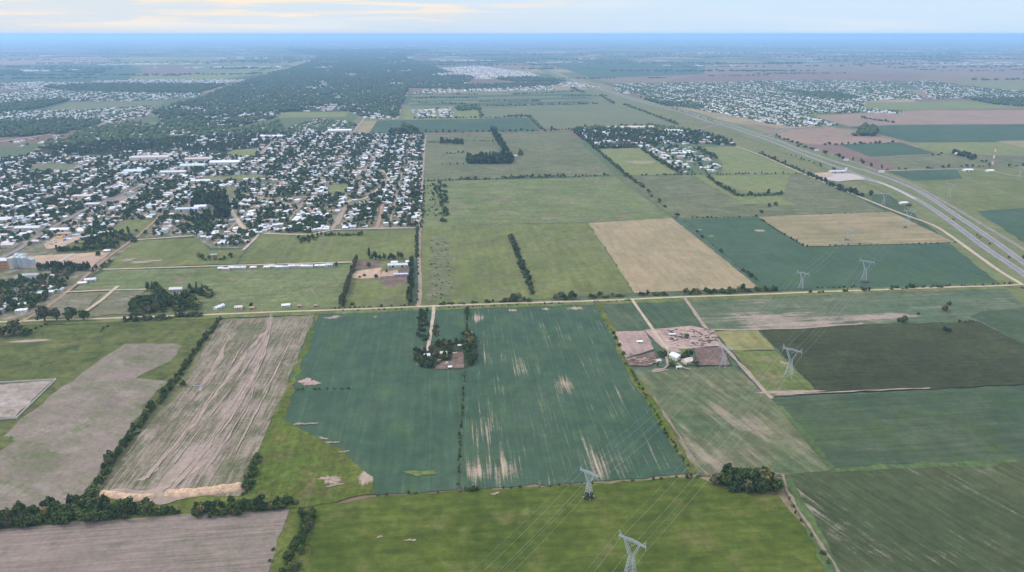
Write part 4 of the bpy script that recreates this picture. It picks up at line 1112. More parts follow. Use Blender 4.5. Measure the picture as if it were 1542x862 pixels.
row([(1478, 244), (1486, 245)], 8, 6, 5, 'tree of the tiny clump left of the radio mast')
# left, along the road
for x, y, h_, r_, mt_, l_ in ((22, 503, 17, 12, 'leaf_brown', 'big grey-brown tree at the left edge beside the dirt road'), (4, 507, 12, 8, 'leaf_brown', 'grey-brown tree cut by the left edge of the picture'), (68, 485, 22, 9.5, 'leaf_brown', 'tallest grey tree at the street corner on the dirt road'), (86, 483, 17, 8, 'leaf_brown', 'grey tree just right of the street corner'), (108, 482, 17, 8, 'leaf', 'middle one of three trees along the dirt road at left'), (126, 482.5, 14, 7.5, 'leaf', 'right one of three trees along the dirt road at left'), (38, 505, 9, 7, 'leaf_dark', 'dark tree right behind the big grey-brown one')):
    one(x, y, h_, r_, l_, mat=mt_)
row([(40, 500), (70, 490)], 7, 2.6, 2.6, 'bush under the big trees by the dirt road at left', 'bush')
area([(192, 475), (205, 455), (230, 450), (296, 450), (302, 466), (240, 472), (200, 478)], 330, 9.0, 4.8, 'tree of the garden grove left of the roadside houses', mat='leaf')
area([(222, 438), (236, 434), (250, 446), (230, 450)], 330, 8.5, 4.2, 'tree around the grey-roofed garden house')
area([(284, 436), (310, 434), (322, 448), (290, 452)], 260, 8, 4.2, 'tree behind the garden grove')
row([(186, 484), (240, 481), (304, 477)], 2.6, 5.0, 3.8, 'bush of the hedge in front of the garden grove', 'bush', w=3)
row([(150, 500), (165, 490)], 5, 2.4, 2.2, 'bush on the ditch at the top of the weedy plot', 'bush', w=1)
one(378, 463, 6.5, 3.6, 'dark tree left of the brick hut on the dirt road')
row([(58, 407), (90, 406), (134, 408)], 2.6, 10.5, 3.8, 'tree of the dark row along the graded tan lot', w=2, mat='leaf_dark')
one(149, 386, 9, 5, 'single round tree on the corner of the graded tan lot', mat='leaf_dark')
row([(84, 379), (130, 378), (172, 373)], 2.8, 7.5, 3.8, 'tree of the hedge above the graded tan lot', w=2, mat='leaf_dark')
area([(122, 372), (150, 350), (208, 348), (196, 362), (160, 376)], 147, 7.5, 4.6, 'tree of the wooded plot beside the red street')
area([(-60, 440), (0, 425), (60, 420), (110, 405), (100, 430), (60, 462), (0, 475), (-60, 478)], 170, 7.5, 4.4, 'tree among the houses in the bottom left corner of the town')
row([(135, 410), (160, 400), (166, 395)], 6, 5, 3.4, 'tree at the bend of the red street', w=3)
row([(300, 386), (308, 392), (345, 390), (350, 384)], 7, 6.5, 3.8, 'tree around the dark hut on the town meadow', w=4)
row([(415, 398), (418, 397)], 4, 4, 2.6, 'bush on the white lane in the town meadows', 'bush')
row([(504, 402), (508, 402)], 4, 7, 4.4, 'dark round tree at the end of the white lane', mat='leaf_dark')
row([(452, 362), (472, 360), (482, 356), (548, 354)], 6, 6, 4, 'tree along the top of the town meadow', w=3)
area([(445, 360), (475, 358), (478, 366), (450, 368)], 105, 5, 3.6, 'tree of the small garden on the town meadow')

# woods and town trees (counted only as masses)
area([(288, 302), (300, 296), (338, 292), (346, 312), (345, 330), (330, 328), (318, 308), (290, 316)], 147, 12, 5.5, 'dark tree of the park wood beside the blue-roofed school', mat='leaf_dark')
area([(265, 330), (320, 322), (345, 328), (330, 336), (275, 338)], 147, 9, 5, 'dark tree below the blue-roofed school', mat='leaf_dark')
WOOD0 = len(TREES)
from mathutils import noise as mnoise
def clearing(p, sc=1 / 260., th=.22):
    q = Vector((p.dot(GU) * sc * .8, p.dot(GV) * sc * .45, 3.0))
    return mnoise.fractal(q, 1.0, 2.0, 4) > th * (1 + random.random())
area(WBIG, 30, 12, 8.0, None, mat='leaf_dark', hj=.3, avoid=clearing)
area(W5, 46, 11, 6.3, None, mat='leaf', hj=.3, avoid=lambda p: clearing(p, 1 / 120., .25))
area(W6, 50, 10, 6, None, mat='leaf', hj=.35, avoid=lambda p: clearing(p, 1 / 90., .2))
area(W2, 50, 12, 7, None, mat='leaf_dark')
area(W1, 50, 12, 7, None, mat='leaf_dark')
area(W3, 30, 12, 8, None, mat='leaf_dark')
for px_ in ([(560, 130), (640, 130), (850, 125), (830, 130), (690, 136)], [(740, 119), (800, 116), (855, 123), (780, 124)], [(-20, 110), (30, 105), (35, 111), (0, 114)], [(75, 108), (130, 107), (158, 105), (156, 110), (135, 111)], [(1450, 149), (1600, 149), (1600, 165), (1500, 158)], [(960, 147), (1000, 154), (1055, 160), (1060, 165), (1000, 160)], [(1170, 136), (1260, 141), (1295, 148), (1270, 153), (1200, 144)], [(610, 187), (640, 204), (600, 204), (585, 202)], [(684, 163), (720, 160), (725, 167), (690, 168)], [(720, 164), (728, 176), (722, 177)]):
    area(px_, 42, 11, 7, None, mat='leaf_dark')
for px_, sp_ in (([(620, 143), (720, 143)], 14), ([(770, 143), (870, 138)], 14), ([(625, 149), (720, 148)], 14), ([(628, 156), (700, 157)], 12), ([(722, 154), (815, 153)], 12), ([(700, 160), (760, 160), (900, 157)], 12), ([(764, 176), (795, 175), (816, 196)], 9), ([(620, 179), (720, 178), (790, 177)], 18), ([(640, 200), (700, 200), (830, 198)], 22), ([(905, 145), (925, 157)], 12), ([(940, 158), (1000, 180), (1022, 189)], 14), ([(845, 146), (915, 145)], 14), ([(816, 197), (858, 196)], 14), ([(862, 197), (882, 213)], 9), ([(890, 224), (960, 223)], 9), ([(968, 226), (1000, 248), (1025, 262)], 9), ([(1050, 224), (1080, 240)], 10), ([(1200, 220), (1290, 244), (1330, 257)], 30), ([(1165, 207), (1215, 221)], 20), ([(1295, 178), (1350, 186)], 14), ([(835, 99), (960, 109), (1060, 112)], 60), ([(40, 107), (140, 109)], 40), ([(100, 120), (130, 113)], 30), ([(1180, 172), (1240, 172), (1290, 170)], 16), ([(1400, 235), (1420, 232)], 20)):
    row(px_, sp_, 8, 6, 'far', mat='leaf_dark', w=sp_ * .3)
    for q in range(len(TREES) - 1, -1, -1):
        if TREES[q][4] != len(ROWS) - 1:
            break
        t_ = TREES[q]
        TREES[q] = t_[:4] + (-1,) + t_[5:]
# tree lines and copses scattered over the far plain
for k in range(70):
    dist = 4200 * math.exp(random.random() * 1.75)
    ang = random.uniform(-.72, .72)
    c = Vector((math.sin(ang) * dist, math.cos(ang) * dist, 0))
    u = (GU if random.random() < .7 else GV) * random.uniform(60, 400) * (dist / 6000)
    wd = random.uniform(6, 30) * dist / 6000
    for q in range(int(16 + 22 * random.random())):
        p = c + u * random.uniform(-1, 1) + Vector((random.gauss(0, wd), random.gauss(0, wd), 0))
        TREES.append((p.x, p.y, 9 * random.uniform(.7, 1.3), 10 * random.uniform(.7, 1.4), -1, 'tree', 'leaf_dark'))
area([(470, 84), (620, 83), (650, 75), (425, 74)], 2.2, 13, 17, None, mat='leaf_dark', hj=.3)
for k in range(150):
    dist = 6500 * math.exp(random.random() * 1.5)
    ang = random.uniform(-.72, .72)
    c = Vector((math.sin(ang) * dist, math.cos(ang) * dist, 0))
    u = GU * random.uniform(150, 900) * (dist / 9000)
    wd = random.uniform(10, 60) * dist / 9000
    for q in range(int(18 + 26 * random.random())):
        p = c + u * random.uniform(-1, 1) + Vector((random.gauss(0, wd), random.gauss(0, wd), 0))
        TREES.append((p.x, p.y, 13 * random.uniform(.7, 1.3), 17 * random.uniform(.7, 1.4), -1, 'tree', 'leaf_dark'))
# ------------------------------------------------------------------ houses
HOUSES = []     # (x, y, w, d, h, rot, roof kind, wall idx, roof idx, zone)
PARKS = [[P(*q) for q in p_] for p_ in ([(182, 333), (240, 330), (214, 352), (165, 354)], [(95, 374), (180, 350), (205, 346), (200, 362), (150, 384), (85, 386)], [(48, 248), (122, 247), (112, 258), (44, 260)], [(305, 267), (392, 262), (404, 269), (300, 277)], [(318, 286), (357, 282), (350, 312), (348, 332), (270, 340), (262, 318), (290, 300)],
    [(352, 225), (392, 223), (382, 238), (338, 234)], [(497, 279), (522, 276), (520, 292), (494, 293)], [(60, 368), (84, 355), (134, 352), (120, 364), (90, 376)], [(92, 384), (168, 380), (135, 407), (40, 407), (60, 385)], [(-10, 380), (60, 380), (60, 408), (-10, 410)], [(0, 404), (60, 398), (130, 400), (128, 410), (60, 412), (0, 420)], [(158, 403), (300, 355), (330, 376), (355, 400)])]
STREETS = []
for px_, w_ in (([(20, 492), (95, 446), (165, 387), (222, 344), (250, 318)], 9), ([(20, 381), (60, 355), (145, 308), (190, 291), (262, 252)], 13), ([(322, 285), (346, 316), (370, 348)], 9), ([(500, 347), (511, 326), (522, 312)], 9), ([(566, 345), (577, 308)], 9), ([(510, 258), (573, 257), (585, 272), (548, 300), (500, 307)], 10), ([(365, 292), (440, 309), (500, 318), (560, 300)], 10), ([(390, 235), (422, 204)], 12), ([(530, 203), (548, 180)], 12), ([(598, 180), (617, 131)], 12), ([(140, 312), (190, 297)], 24)):
    g_ = [P(*q) for q in px_]
    STREETS += [(a, b_, w_) for a, b_ in zip(g_[:-1], g_[1:])]
def blocked(p, pad=4.0):
    for a, b_, w_ in STREETS:
        ab = b_ - a
        t = max(0, min(1, (p - a).dot(ab) / ab.length_squared))
        if (p - (a + ab * t)).length < w_ / 2 + pad:
            return True
    return any(inside(p, q) for q in PARKS)

FIXED = []       # footprints of hand placed buildings (centre, radius)
def near_fixed(p):
    return any((p - c).length < r_ for c, r_ in FIXED)

def town(px, zone, house_p=.8, trees=22, period=(92, 104), street=9, lots=13.0, sizes=(8, 13), th=7.0, tr=4.2, streetmat='street', draw=True, big=.06, roofw=(.34, .24, .10, .18, .08, .06)):
    poly = [P(*q) for q in px]
    us = [p.dot(GU) for p in poly]; vs = [p.dot(GV) for p in poly]
    pu, pv_ = period
    for i in range(int(min(us) // pu), int(max(us) // pu) + 1):
        for j in range(int(min(vs) // pv_), int(max(vs) // pv_) + 1):
            u0, v0 = i * pu, j * pv_
            cen = GU * (u0 + pu / 2) + GV * (v0 + pv_ / 2)
            dens = house_p * (.75 + .5 * random.random())
            nl = int((pv_ - street) / lots)
            for side in (0, 1):
                for k in range(nl):
                    if random.random() > dens:
                        continue
                    for back in (0, 1, 2):
                        if back and random.random() > (.72, .5)[back - 1]:
                            continue
                        w = random.uniform(*sizes) * (2.0 if random.random() < big else 1.0)
                        d = random.uniform(*sizes) * .85
                        off = street / 2 + 2 + abs(random.gauss(0, 3)) + w / 2 + back * (w * .95 + random.uniform(1, 8))
                        if off > pu * .52:
                            continue
                        u = u0 + (off if side == 0 else pu - off)
                        u += random.gauss(0, 2.5)
                        v = v0 + street / 2 + (k + .5) * lots + random.gauss(0, 3.0)
                        p = GU * u + GV * v
                        if inside(p, poly) and not blocked(p, 5) and not near_fixed(p):
                            ro = random.choices(range(6), roofw)[0]
                            HOUSES.append((p.x, p.y, w, d, random.choice((2.9, 3.1, 3.4, 3.4, 5.6 if back == 0 else 3)), GA + (math.pi / 2 if random.random() < .5 else 0) + random.gauss(0, .12), random.random() < .55, random.choices(range(5), (.4, .2, .15, .15, .1))[0], ro, zone))
            for _ in range(int(trees * (.5 + random.random()))):
                if random.random() < .5:
                    u = u0 + pu / 2 + random.gauss(0, pu * .17)
                else:
                    u = u0 + random.random() * pu
                p = GU * u + GV * (v0 + random.random() * pv_)
                if inside(p, poly) and not blocked(p, 2) and not near_fixed(p):
                    k_ = max(.5, random.gauss(1, .3))
                    TREES.append((p.x, p.y, th * k_, tr * k_, -1, 'tree', random.choice(('leaf_dark', 'leaf', 'leaf', 'bush'))))
    if draw:
        for axis in (0, 1):
            A, B = (us, vs) if axis == 0 else (vs, us)
            per = pu if axis == 0 else pv_
            for i in range(int(min(A) // per), int(max(A) // per) + 2):
                run = []
                s = min(B) - 5
                while s < max(B) + 10:
                    p = GU * (i * per) + GV * s if axis == 0 else GU * s + GV * (i * per)
                    ok_ = inside(p, poly) and not any(inside(p, q) for q in PARKS)
                    if ok_:
                        run.append((p.x, p.y))
                    if (not ok_ or s + 25 >= max(B) + 10) and len(run) > 2:
                        strip('street', run, street * .42, M[random.choice((streetmat, 'dirt2', 'dirt', streetmat))], 2 if axis else 3, ground=True, smooth=False)
                    if not ok_:
                        run = []
                    s += 25

# ---- single large buildings
def gable(w, d, h, rise, ov=.4):
    """walls and a low pitched roof with eaves; ridge along x"""
    wl, rf = MB(), MB()
    x, y = w / 2, d / 2
    wl.box((0, 0, h / 2), (w, d, h))
    for s in (-1, 1):
        wl.face([(s * x, -y * s, h), (s * x, y * s, h), (s * x, 0, h + rise * .97)])
    X, Y = x + ov, y + ov
    t = .18
    for s in (-1, 1):
        a = [(-X, s * Y, h - .12), (X, s * Y, h - .12), (X, 0, h + rise), (-X, 0, h + rise)]
        if s == 1:
            a = [a[1], a[0], a[3], a[2]]
        rf.face([(p[0], p[1], p[2] + t) for p in a])
        rf.face([a[0], a[1], (a[1][0], a[1][1], a[1][2] + t), (a[0][0], a[0][1], a[0][2] + t)])
    for s in (-1, 1):
        rf.face([(s * X, -Y, h - .12), (s * X, -Y, h - .12 + t), (s * X, 0, h + rise + t), (s * X, 0, h + rise)])
        rf.face([(s * X, Y, h - .12), (s * X, Y, h - .12 + t), (s * X, 0, h + rise + t), (s * X, 0, h + rise)])
    return wl, rf
def flat(w, d, h):
    wl, rf = MB(), MB()
    wl.box((0, 0, h / 2), (w, d, h))
    rf.box((0, 0, h + .1), (w + .5, d + .5, .22), bottom=True)
    rf.box((w * .18, d * .1, h + .55), (1.4, 1.4, .7))
    return wl, rf
def openings(w, d, h, doors, wins, big=False):
    """door and window meshes on the two long walls"""
    out = []
    x, y = w / 2, d / 2
    for fx in doors:
        m_ = MB(); dw = 3.6 if big else 1.0; dh = min(h * .8, 4.0) if big else 2.1
        m_.box((fx * x, -y - .03, dh / 2), (dw, .1, dh))
        out.append(('door', m_, 'bark'))
    for fx, s in wins:
        m_ = MB()
        m_.box((fx * x, s * (y + .03), h * .55), (1.6 if big else 1.3, .1, 1.1), bottom=True)
        out.append(('window', m_, 'glass'))
    return out
def building(name, x, y, w, d, h, rise, rot, wallm, roofm, label, cat, group=None, big=False, fix=True):
    g_ = P(x, y)
    if fix:
        FIXED.append((g_, max(w, d) * .55 + 3))
    e = tag(empty(name, g_, GA + R(rot)), label, cat, group)
    wl, rf = gable(w, d, h, rise) if rise else flat(w, d, h)
    wl.build('wall', wallm, e); rf.build('roof', roofm, e)
    for n_, m_, k in openings(w, d, h, [-.2] if not big else [-.5, .4], [(.45, -1), (-.65, -1), (.3, 1), (-.3, 1)] if not big else [(-.8, -1), (-.1, -1), (.8, -1)], big):
        m_.build(n_, M[k], e)
    return e
RW, RG, RD, RP, RT, RB = M['roofs']
WW, WC, WP, WG, WT = M['walls']
for a in (('shed', 228, 240, 95, 24, 7, 3.5, 2, WW, RP, 'very long shed with dull red and white roof at the edge of the town woods', 'shed'),
          ('shed', 205, 261, 50, 34, 7, 3, 0, WG, RB, 'large pale blue shed roof in the upper town', 'shed'),
          ('shed', 340, 247, 75, 30, 6.5, 3, 0, WW, RW, 'long white shed right of the upper industrial yard', 'shed'),
          ('shed', 292, 252, 60, 30, 6.5, 3, 0, WW, RB, 'blue-white shed in the middle of the upper industrial yard', 'shed'),
          ('shed', 300, 242, 70, 18, 6, 2.5, 0, WP, RP, 'pinkish shed behind the blue-white one in the upper industrial yard', 'shed'),
          ('shed', 262, 262, 60, 20, 6, 2.5, 0, WC, RG, 'grey shed below the upper industrial yard', 'shed'),
          ('shed', 303, 275, 42, 13, 5, 2, 0, WW, RW, 'narrow white-roofed hall above the park', 'shed'),
          ('school', 283, 318, 42, 13, 5.5, 1.8, 3, WC, RB, 'blue-roofed school in front of the dark park wood', 'school'),
          ('school', 303, 315, 22, 15, 6.5, 2, 3, WW, RW, 'white-roofed school wing joined to the blue-roofed school', 'school'),
          ('shed', 44, 347, 42, 15, 6, 2.2, -2, WC, RG, 'long pale grey shed above the grain silos', 'shed'),
          ('hall', 8, 335, 30, 24, 7, 3, 0, WC, RG, 'wide pale hall at the left edge of the town', 'hall'),
          ('shed', 92, 349, 30, 14, 5, 1.8, 0, WW, RW, 'white shed above the vehicle yard', 'shed'),
          ('shed', 98, 355, 22, 9, 4.5, 1.5, 0, WC, RT, 'yellowish workshop with a red-brown roof beside the vehicle yard', 'shed'),
          ('house', 15, 372, 18, 14, 5, 2.4, 0, WP, RP, 'pink hip-roofed house above the grain silos', 'house'),
          ('hall', 125, 299, 38, 15, 6.5, 0, 0, WP, RP, 'long flat pinkish hall on the main street', 'hall'),
          ('hall', 140, 311, 26, 14, 6, 0, 0, WC, RG, 'yellowish flat hall beside the paved plaza', 'hall'),
          ('shed', 410, 208, 70, 26, 7, 3, 0, WW, RW, 'large white shed at the upper edge of the town', 'shed'),
          ('shed', 512, 199, 80, 30, 7, 3, 0, WW, RW, 'large white hall left of the far blue-green field', 'shed'),
          ('shed', 395, 213, 60, 22, 6, 2.5, 0, WW, RG, 'grey-white shed near the upper town edge', 'shed'),
          ('shed', 950, 193.5, 170, 40, 6, 3, 0, WW, RP, 'long pale pinkish poultry shed behind the wooded estate', 'shed'),
          ('shed', 1010, 199, 60, 26, 6, 3, 0, WW, RG, 'grey shed at the right side of the wooded estate', 'shed'),
          ('barn', 600, 402, 30, 9, 4, 1.6, -1, WW, RG, 'long grey-white barn in the farm compound', 'barn'),
          ('barn', 594, 398, 9, 7, 3.5, 1.4, -1, WW, RW, 'small white barn left behind the long grey-white barn', 'barn'),
          ('barn', 616, 397, 9, 7, 3.5, 1.4, -1, WW, RW, 'small white barn right behind the long grey-white barn', 'barn'),
          ('barn', 604, 415.5, 20, 5, 3, 1.0, -1, WG, RB, 'low narrow open barn on the brown ground of the farm compound', 'barn'),
          ('barn', 1017, 541, 10, 9, 4.5, 1.6, -60, WW, RW, 'bright white shed of the cattle farm', 'barn'),
          ('house', 1035, 547, 10, 8, 3.6, 1.8, 20, WP, RP, 'pink-roofed farmhouse beside the big dark tree', 'house'),
          ('hut', 1022, 555.5, 5, 3, 2.4, .6, 0, WW, RG, 'small grey hut at the bottom of the cattle farm', 'hut'),
          ('shelter', 1012, 506, 7, 3.4, 2.4, .5, 0, WC, RG, 'grey open shelter in the small cattle pens', 'shelter'),
          ('shelter', 963, 517, 6, 3.4, 2.4, .5, 0, WC, RW, 'pale shelter standing alone on the pink cattle yard', 'shelter'),
          ('hut', 991, 546, 5, 4, 2.6, .8, 15, WW, RP, 'small pinkish hut left of the cattle farm trees', 'hut'),
          ('hut', 668, 535, 7, 6, 3, 1.2, 0, WW, RP, 'pale house hidden among the trees of the soybean farm', 'house'),
          ('hut', 678, 555.5, 3.4, 3, 2.6, .6, 0, WW, RW, 'tiny bright white hut at the lower edge of the soybean farm', 'hut'),
          ('hut', 643, 538, 6, 5, 2.8, 1.0, 10, WW, RW, 'white hut at the left side of the soybean farm', 'hut'),
          ('hut', 694, 523, 6, 3, 2.6, .6, 0, WC, RG, 'grey hut at the back of the soybean farm', 'hut'),
          ('house', 266, 438, 16, 9, 3.4, 1.6, 0, WC, RG, 'grey-roofed garden house behind the grove', 'house'),
          ('house', 306, 440, 10, 7, 3.2, 1.4, 0, WC, RG, 'small grey house to the right of the grove', 'house'),
          ('house', 330, 465, 13, 6, 3.2, 1.4, 55, WW, RW, 'white house on the dirt road, left of the others', 'house'),
          ('house', 360, 465.5, 9, 7, 3.2, 1.4, 0, WP, RP, 'pinkish house on the dirt road beside the white one', 'house'),
          ('hut', 380, 466, 5.5, 4.5, 2.8, .8, 0, M['brick'], RT, 'orange brick hut on the dirt road', 'hut'),
          ('house', 431, 462.5, 10, 6, 3.2, 1.3, 8, WW, RW, 'white house standing alone on the dirt road', 'house'),
          ('hut', 451, 463, 4, 3.5, 2.6, .7, 0, M['brick'], RT, 'tiny orange hut right of the lone white house', 'hut'),
          ('hut', 476, 462.5, 4, 3.5, 2.6, .7, 0, M['brick'], RT, 'tiny orange hut farthest right on the dirt road', 'hut'),
          ('hut', 322, 386, 8, 6, 2.8, 1, 20, WG, RD, 'dark hut on the town meadow', 'hut'),
          ('house', 137, 423.5, 14, 9, 3.2, 1.4, 10, WC, RG, 'grey-roofed house right of the red street', 'house'),
          ('house', 125, 428.5, 10, 7, 3, 1.2, 10, WC, RW, 'pale house in front of the grey-roofed one right of the red street', 'house'),
          ('house', 33, 470, 12, 7, 3.2, 0, 5, WW, RW, 'white flat house nearest the dirt road at the left', 'house'),
          ('house', 1360, 307.5, 14, 9, 3.5, 1.4, 0, WW, RW, 'small white house left of the brown-green tree by the highway', 'house'),
          ('house', 1442, 233, 16, 10, 4, 2, 0, WW, RW, 'white farmhouse in the small wood beyond the highway', 'house'),
          ('house', 1457, 258, 22, 12, 4, 2, 0, WW, RW, 'white house on the country road below the radio mast', 'house'),
          ('house', 1490, 259, 16, 12, 4, 2, 0, WW, RW, 'white house right of the other one below the radio mast', 'house'),
          ('hut', 776, 236, 9, 7, 3, 1.2, 0, WW, RW, 'small white hut right of the square wood', 'hut'),
          ('barn', 1261, 261, 40, 14, 5.5, 0, 0, WC, RG, 'low flat building of the truck stop', 'barn')):
    building(*a, big=(a[3] > 20))

# roadside houses along the white lane in the meadows
xs_ = [333, 341, 350, 358, 366, 382, 402, 410, 420, 430, 440, 450, 458, 466, 478, 488, 496]
cols_ = [RW, RP, RW, RG, RW, RW, RW, RG, RW, RB, RW, RP, RW, RG, RW, RW, RB]
adj_ = ['first', 'second', 'third', 'fourth', 'fifth', 'sixth', 'seventh', 'eighth', 'ninth', 'tenth', 'eleventh', 'twelfth', 'thirteenth', 'fourteenth', 'fifteenth', 'sixteenth', 'last']
for i_, x in enumerate(xs_):
    y_ = 406.3 - (x - 333) * .027 + random.uniform(-.6, .8)
    building('house', x, y_, random.uniform(7, 10), random.uniform(5.5, 7.5), random.uniform(2.8, 3.4), random.choice((0, 1.3)), random.uniform(-4, 4), random.choice((WW, WC, WP)), cols_[i_],
             '%s small house from the left in the row below the white lane' % adj_[i_], 'house', 'houses in the row below the white lane')

# mill with grain silos
mill = tag(empty('mill', P(8, 404), GA + R(-3)), 'orange brick mill with three storeys of windows beside grey grain silos', 'mill')
m_ = MB(); m_.box((-4, 0, 6.5), (26, 14, 13)); m_.build('wall', M['brick'], mill)
m_ = MB(); m_.box((-4, 0, 13.2), (26.8, 14.8, .45), bottom=True); m_.build('roof', RG, mill)
m_ = MB(); m_.box((12, 0, 8), (6, 12, 16)); m_.box((12, 0, 16.2), (6.6, 12.6, .4), bottom=True); m_.build('elevator_tower', WC, mill)
for zz in (2.6, 6.4, 10.2):
    for k in range(7):
        m_ = MB(); m_.box((-15 + k * 3.6, -7.03, zz), (1.7, .12, 1.6), bottom=True); m_.build('window', M['glass'], mill)
FIXED.append((P(8, 404), 30))
for i_, (x, y, r_, h_) in enumerate(((25, 402.5, 4.2, 15), (32, 402, 4.2, 15), (39, 402, 4.2, 14.5), (46, 401, 3.6, 12), (51, 401, 3.4, 11), (29, 398, 4.2, 15), (37, 398, 4.2, 14.5))):
    e = tag(empty('grain_silo', P(x, y)), ['front grain silo touching the brick mill', 'second front grain silo from the mill', 'third front grain silo from the mill', 'fourth, lower grain silo from the mill', 'rightmost and lowest grain silo', 'rear grain silo nearest the mill', 'rear grain silo farther from the mill'][i_], 'silo', 'grey steel grain silos beside the mill')
    m_ = MB(); m_.lathe((0, 0, 0), [(r_, 0)] + [(r_ + .06 * (k % 2), k * h_ / 12) for k in range(1, 13)], 18); m_.build('barrel', M['steel'], e)
    m_ = MB(); m_.lathe((0, 0, h_), [(r_ + .25, -.05), (r_ * .45, r_ * .42), (.5, r_ * .62), (.5, r_ * .62 + .6), (0, r_ * .62 + .7)], 18); m_.build('cone_roof', M['steel'], e)

# spoil heaps
def heap(x0, y0, x1, y1, wdt, hgt, label):
    a, b_ = P(x0, y0), P(x1, y1)
    L = (b_ - a).length
    n, k = 60, 18
    ph = [random.uniform(0, 6) for _ in range(4)]
    v, f = [], []
    for i in range(n + 1):
        t = i / n
        end = min(1, min(t, 1 - t) * L / (wdt * .55))
        end = math.sqrt(max(0, end * (2 - end)))
        for j in range(k + 1):
            s = -1 + 2 * j / k
            prof = max(0, 1 - abs(s) ** 1.7)
            rid = 1 + .16 * math.sin(t * L * .5 + ph[0]) + .1 * math.sin(t * L * 1.1 + ph[1] + s) + random.gauss(0, .05)
            v.append((t * L, s * wdt / 2 * (.35 + .65 * end) * (1 + .05 * math.sin(t * 17 + ph[2])) + 1.2 * math.sin(t * 5 + ph[3]), hgt * prof * end * rid + (0.35 if prof > 0 else .0)))
    for i in range(n):
        for j in range(k):
            q = i * (k + 1) + j
            f.append((q, q + k + 1, q + k + 2, q + 1))
    me = bpy.data.meshes.new('spoil_heap')
    me.from_pydata(v, [], f)
    o = link_mesh('spoil_heap', me, M['spoil'])
    o.location = (a.x, a.y, .5)
    o.rotation_euler = (0, 0, math.atan2((b_ - a).y, (b_ - a).x))
    tag(o, label, 'spoil heap', 'orange spoil heaps')
heap(150, 746, 232, 751, 7.5, 2.6, 'shorter orange spoil heap left of the track')
heap(248, 746, 368, 736, 9.5, 3.4, 'longer orange spoil heap right of the track')

# low wall round the cleared plot, water tank
def wallrun(px, h, t, label):
    m_ = MB()
    pts = [P(*q) for q in px]
    for a, b_ in zip(pts[:-1], pts[1:]):
        c = (a + b_) / 2
        m_.box((c.x, c.y, h / 2), ((b_ - a).length, t, h), math.atan2((b_ - a).y, (b_ - a).x))
    for p in pts:
        m_.box((p.x, p.y, h / 2 + .12), (t * 2, t * 2, h + .24))
    tag(m_.build('boundary_wall', M['walls'][1]), label, 'wall')
wallrun([(-70, 581), (0, 577.5), (84, 573), (25, 631), (-50, 635)], 1.7, .45, 'low white wall round the cleared plot at the left edge')
tank = tag(empty('water_tank', P(298, 581)), 'small square pale water tank beside the hedge', 'tank')
m_ = MB()
for s in (-1, 1):
    m_.box((0, s * 2.6, .7), (6.4, .5, 1.4)); m_.box((s * 3.0, 0, .7), (.5, 4.69, 1.4))
m_.build('basin', M['concrete'], tank)
m_ = MB(); m_.box((0, 0, .9), (5.4, 4.6, .05)); m_.build('water', M['glass'], tank)

# cattle yard fences
def fence(px, label, h=1.3):
    pts = [P(*q) for q in px]
    e = tag(empty('fence', (0, 0, 0)), label, 'fence', 'fences of the cattle pens')
    r_, p_ = MB(), MB()
    for a, b_ in zip(pts[:-1], pts[1:]):
        n = max(2, int((b_ - a).length / 3))
        for k in range(n + 1):
            q = a.lerp(b_, k / n)
            p_.bar((q.x, q.y, 0), (q.x, q.y, h), .22)
        for zz in (h * .45, h * .92):
            r_.bar(a + Vector((0, 0, zz)), b_ + Vector((0, 0, zz)), .16)
    p_.build('posts', M['bark'], e); r_.build('rails', M['bark'], e)
for px_, l_ in (([(926, 500), (975, 498.5), (1040, 499), (1072, 499)], 'dark fence along the top of the cattle pens'), ([(1008, 522), (1022, 517), (1040, 513), (1028, 510)], 'bent fence in the middle of the cattle pens'), ([(990, 502), (1001, 517), (1014, 516), (1012, 508), (1000, 504)], 'fence round the small pens beside the farm lane'), ([(1012, 503), (1022, 514)], 'short fence dividing the small pens'), ([(1038, 518), (1058, 524), (1086, 523)], 'curved fence above the muddy yard'), ([(1052, 552), (1102, 551), (1088, 523)], 'fence round the muddy yard'), ([(942, 541), (985, 528)], 'fence between the pink yard and the muddy strip'), ([(1044, 499), (1046, 512)], 'fence left of the tree among the cattle pens'), ([(1050, 505), (1078, 506), (1086, 516)], 'fence across the right cattle pen'), ([(1016, 500), (1030, 500), (1036, 508)], 'fence at the top of the small pens')):
    fence(px_, l_)

# billboards by the highway
for i_, (x, y, w_, h_) in enumerate(((1327, 262, 15, 6), (1274, 244, 14, 5), (1229, 229, 14, 5))):
    e = tag(empty('billboard', P(x, y), R(8)), ['white billboard nearest the camera beside the highway', 'middle white billboard beside the highway', 'farthest white billboard beside the highway'][i_], 'billboard', 'billboards beside the highway')
    m_ = MB(); m_.box((0, 0, 3 + h_ / 2), (w_, .5, h_), bottom=True); m_.build('panel', M['white_wall'], e)
    for s in (-.35, .35):
        m_ = MB(); m_.bar((s * w_, .5, 0), (s * w_, .5, 3 + h_), .5); m_.build('post', M['steel'], e)
m_ = MB(); m_.bar((0, 0, 0), (0, 0, 14), .9); 
e = tag(empty('sign_tower', P(1273, 262)), 'tall pale sign tower of the truck stop', 'sign')
m_.build('post', M['steel'], e)
m_ = MB(); m_.box((0, -.2, 12), (5, 1.2, 6), bottom=True); m_.build('panel', M['white_wall'], e)

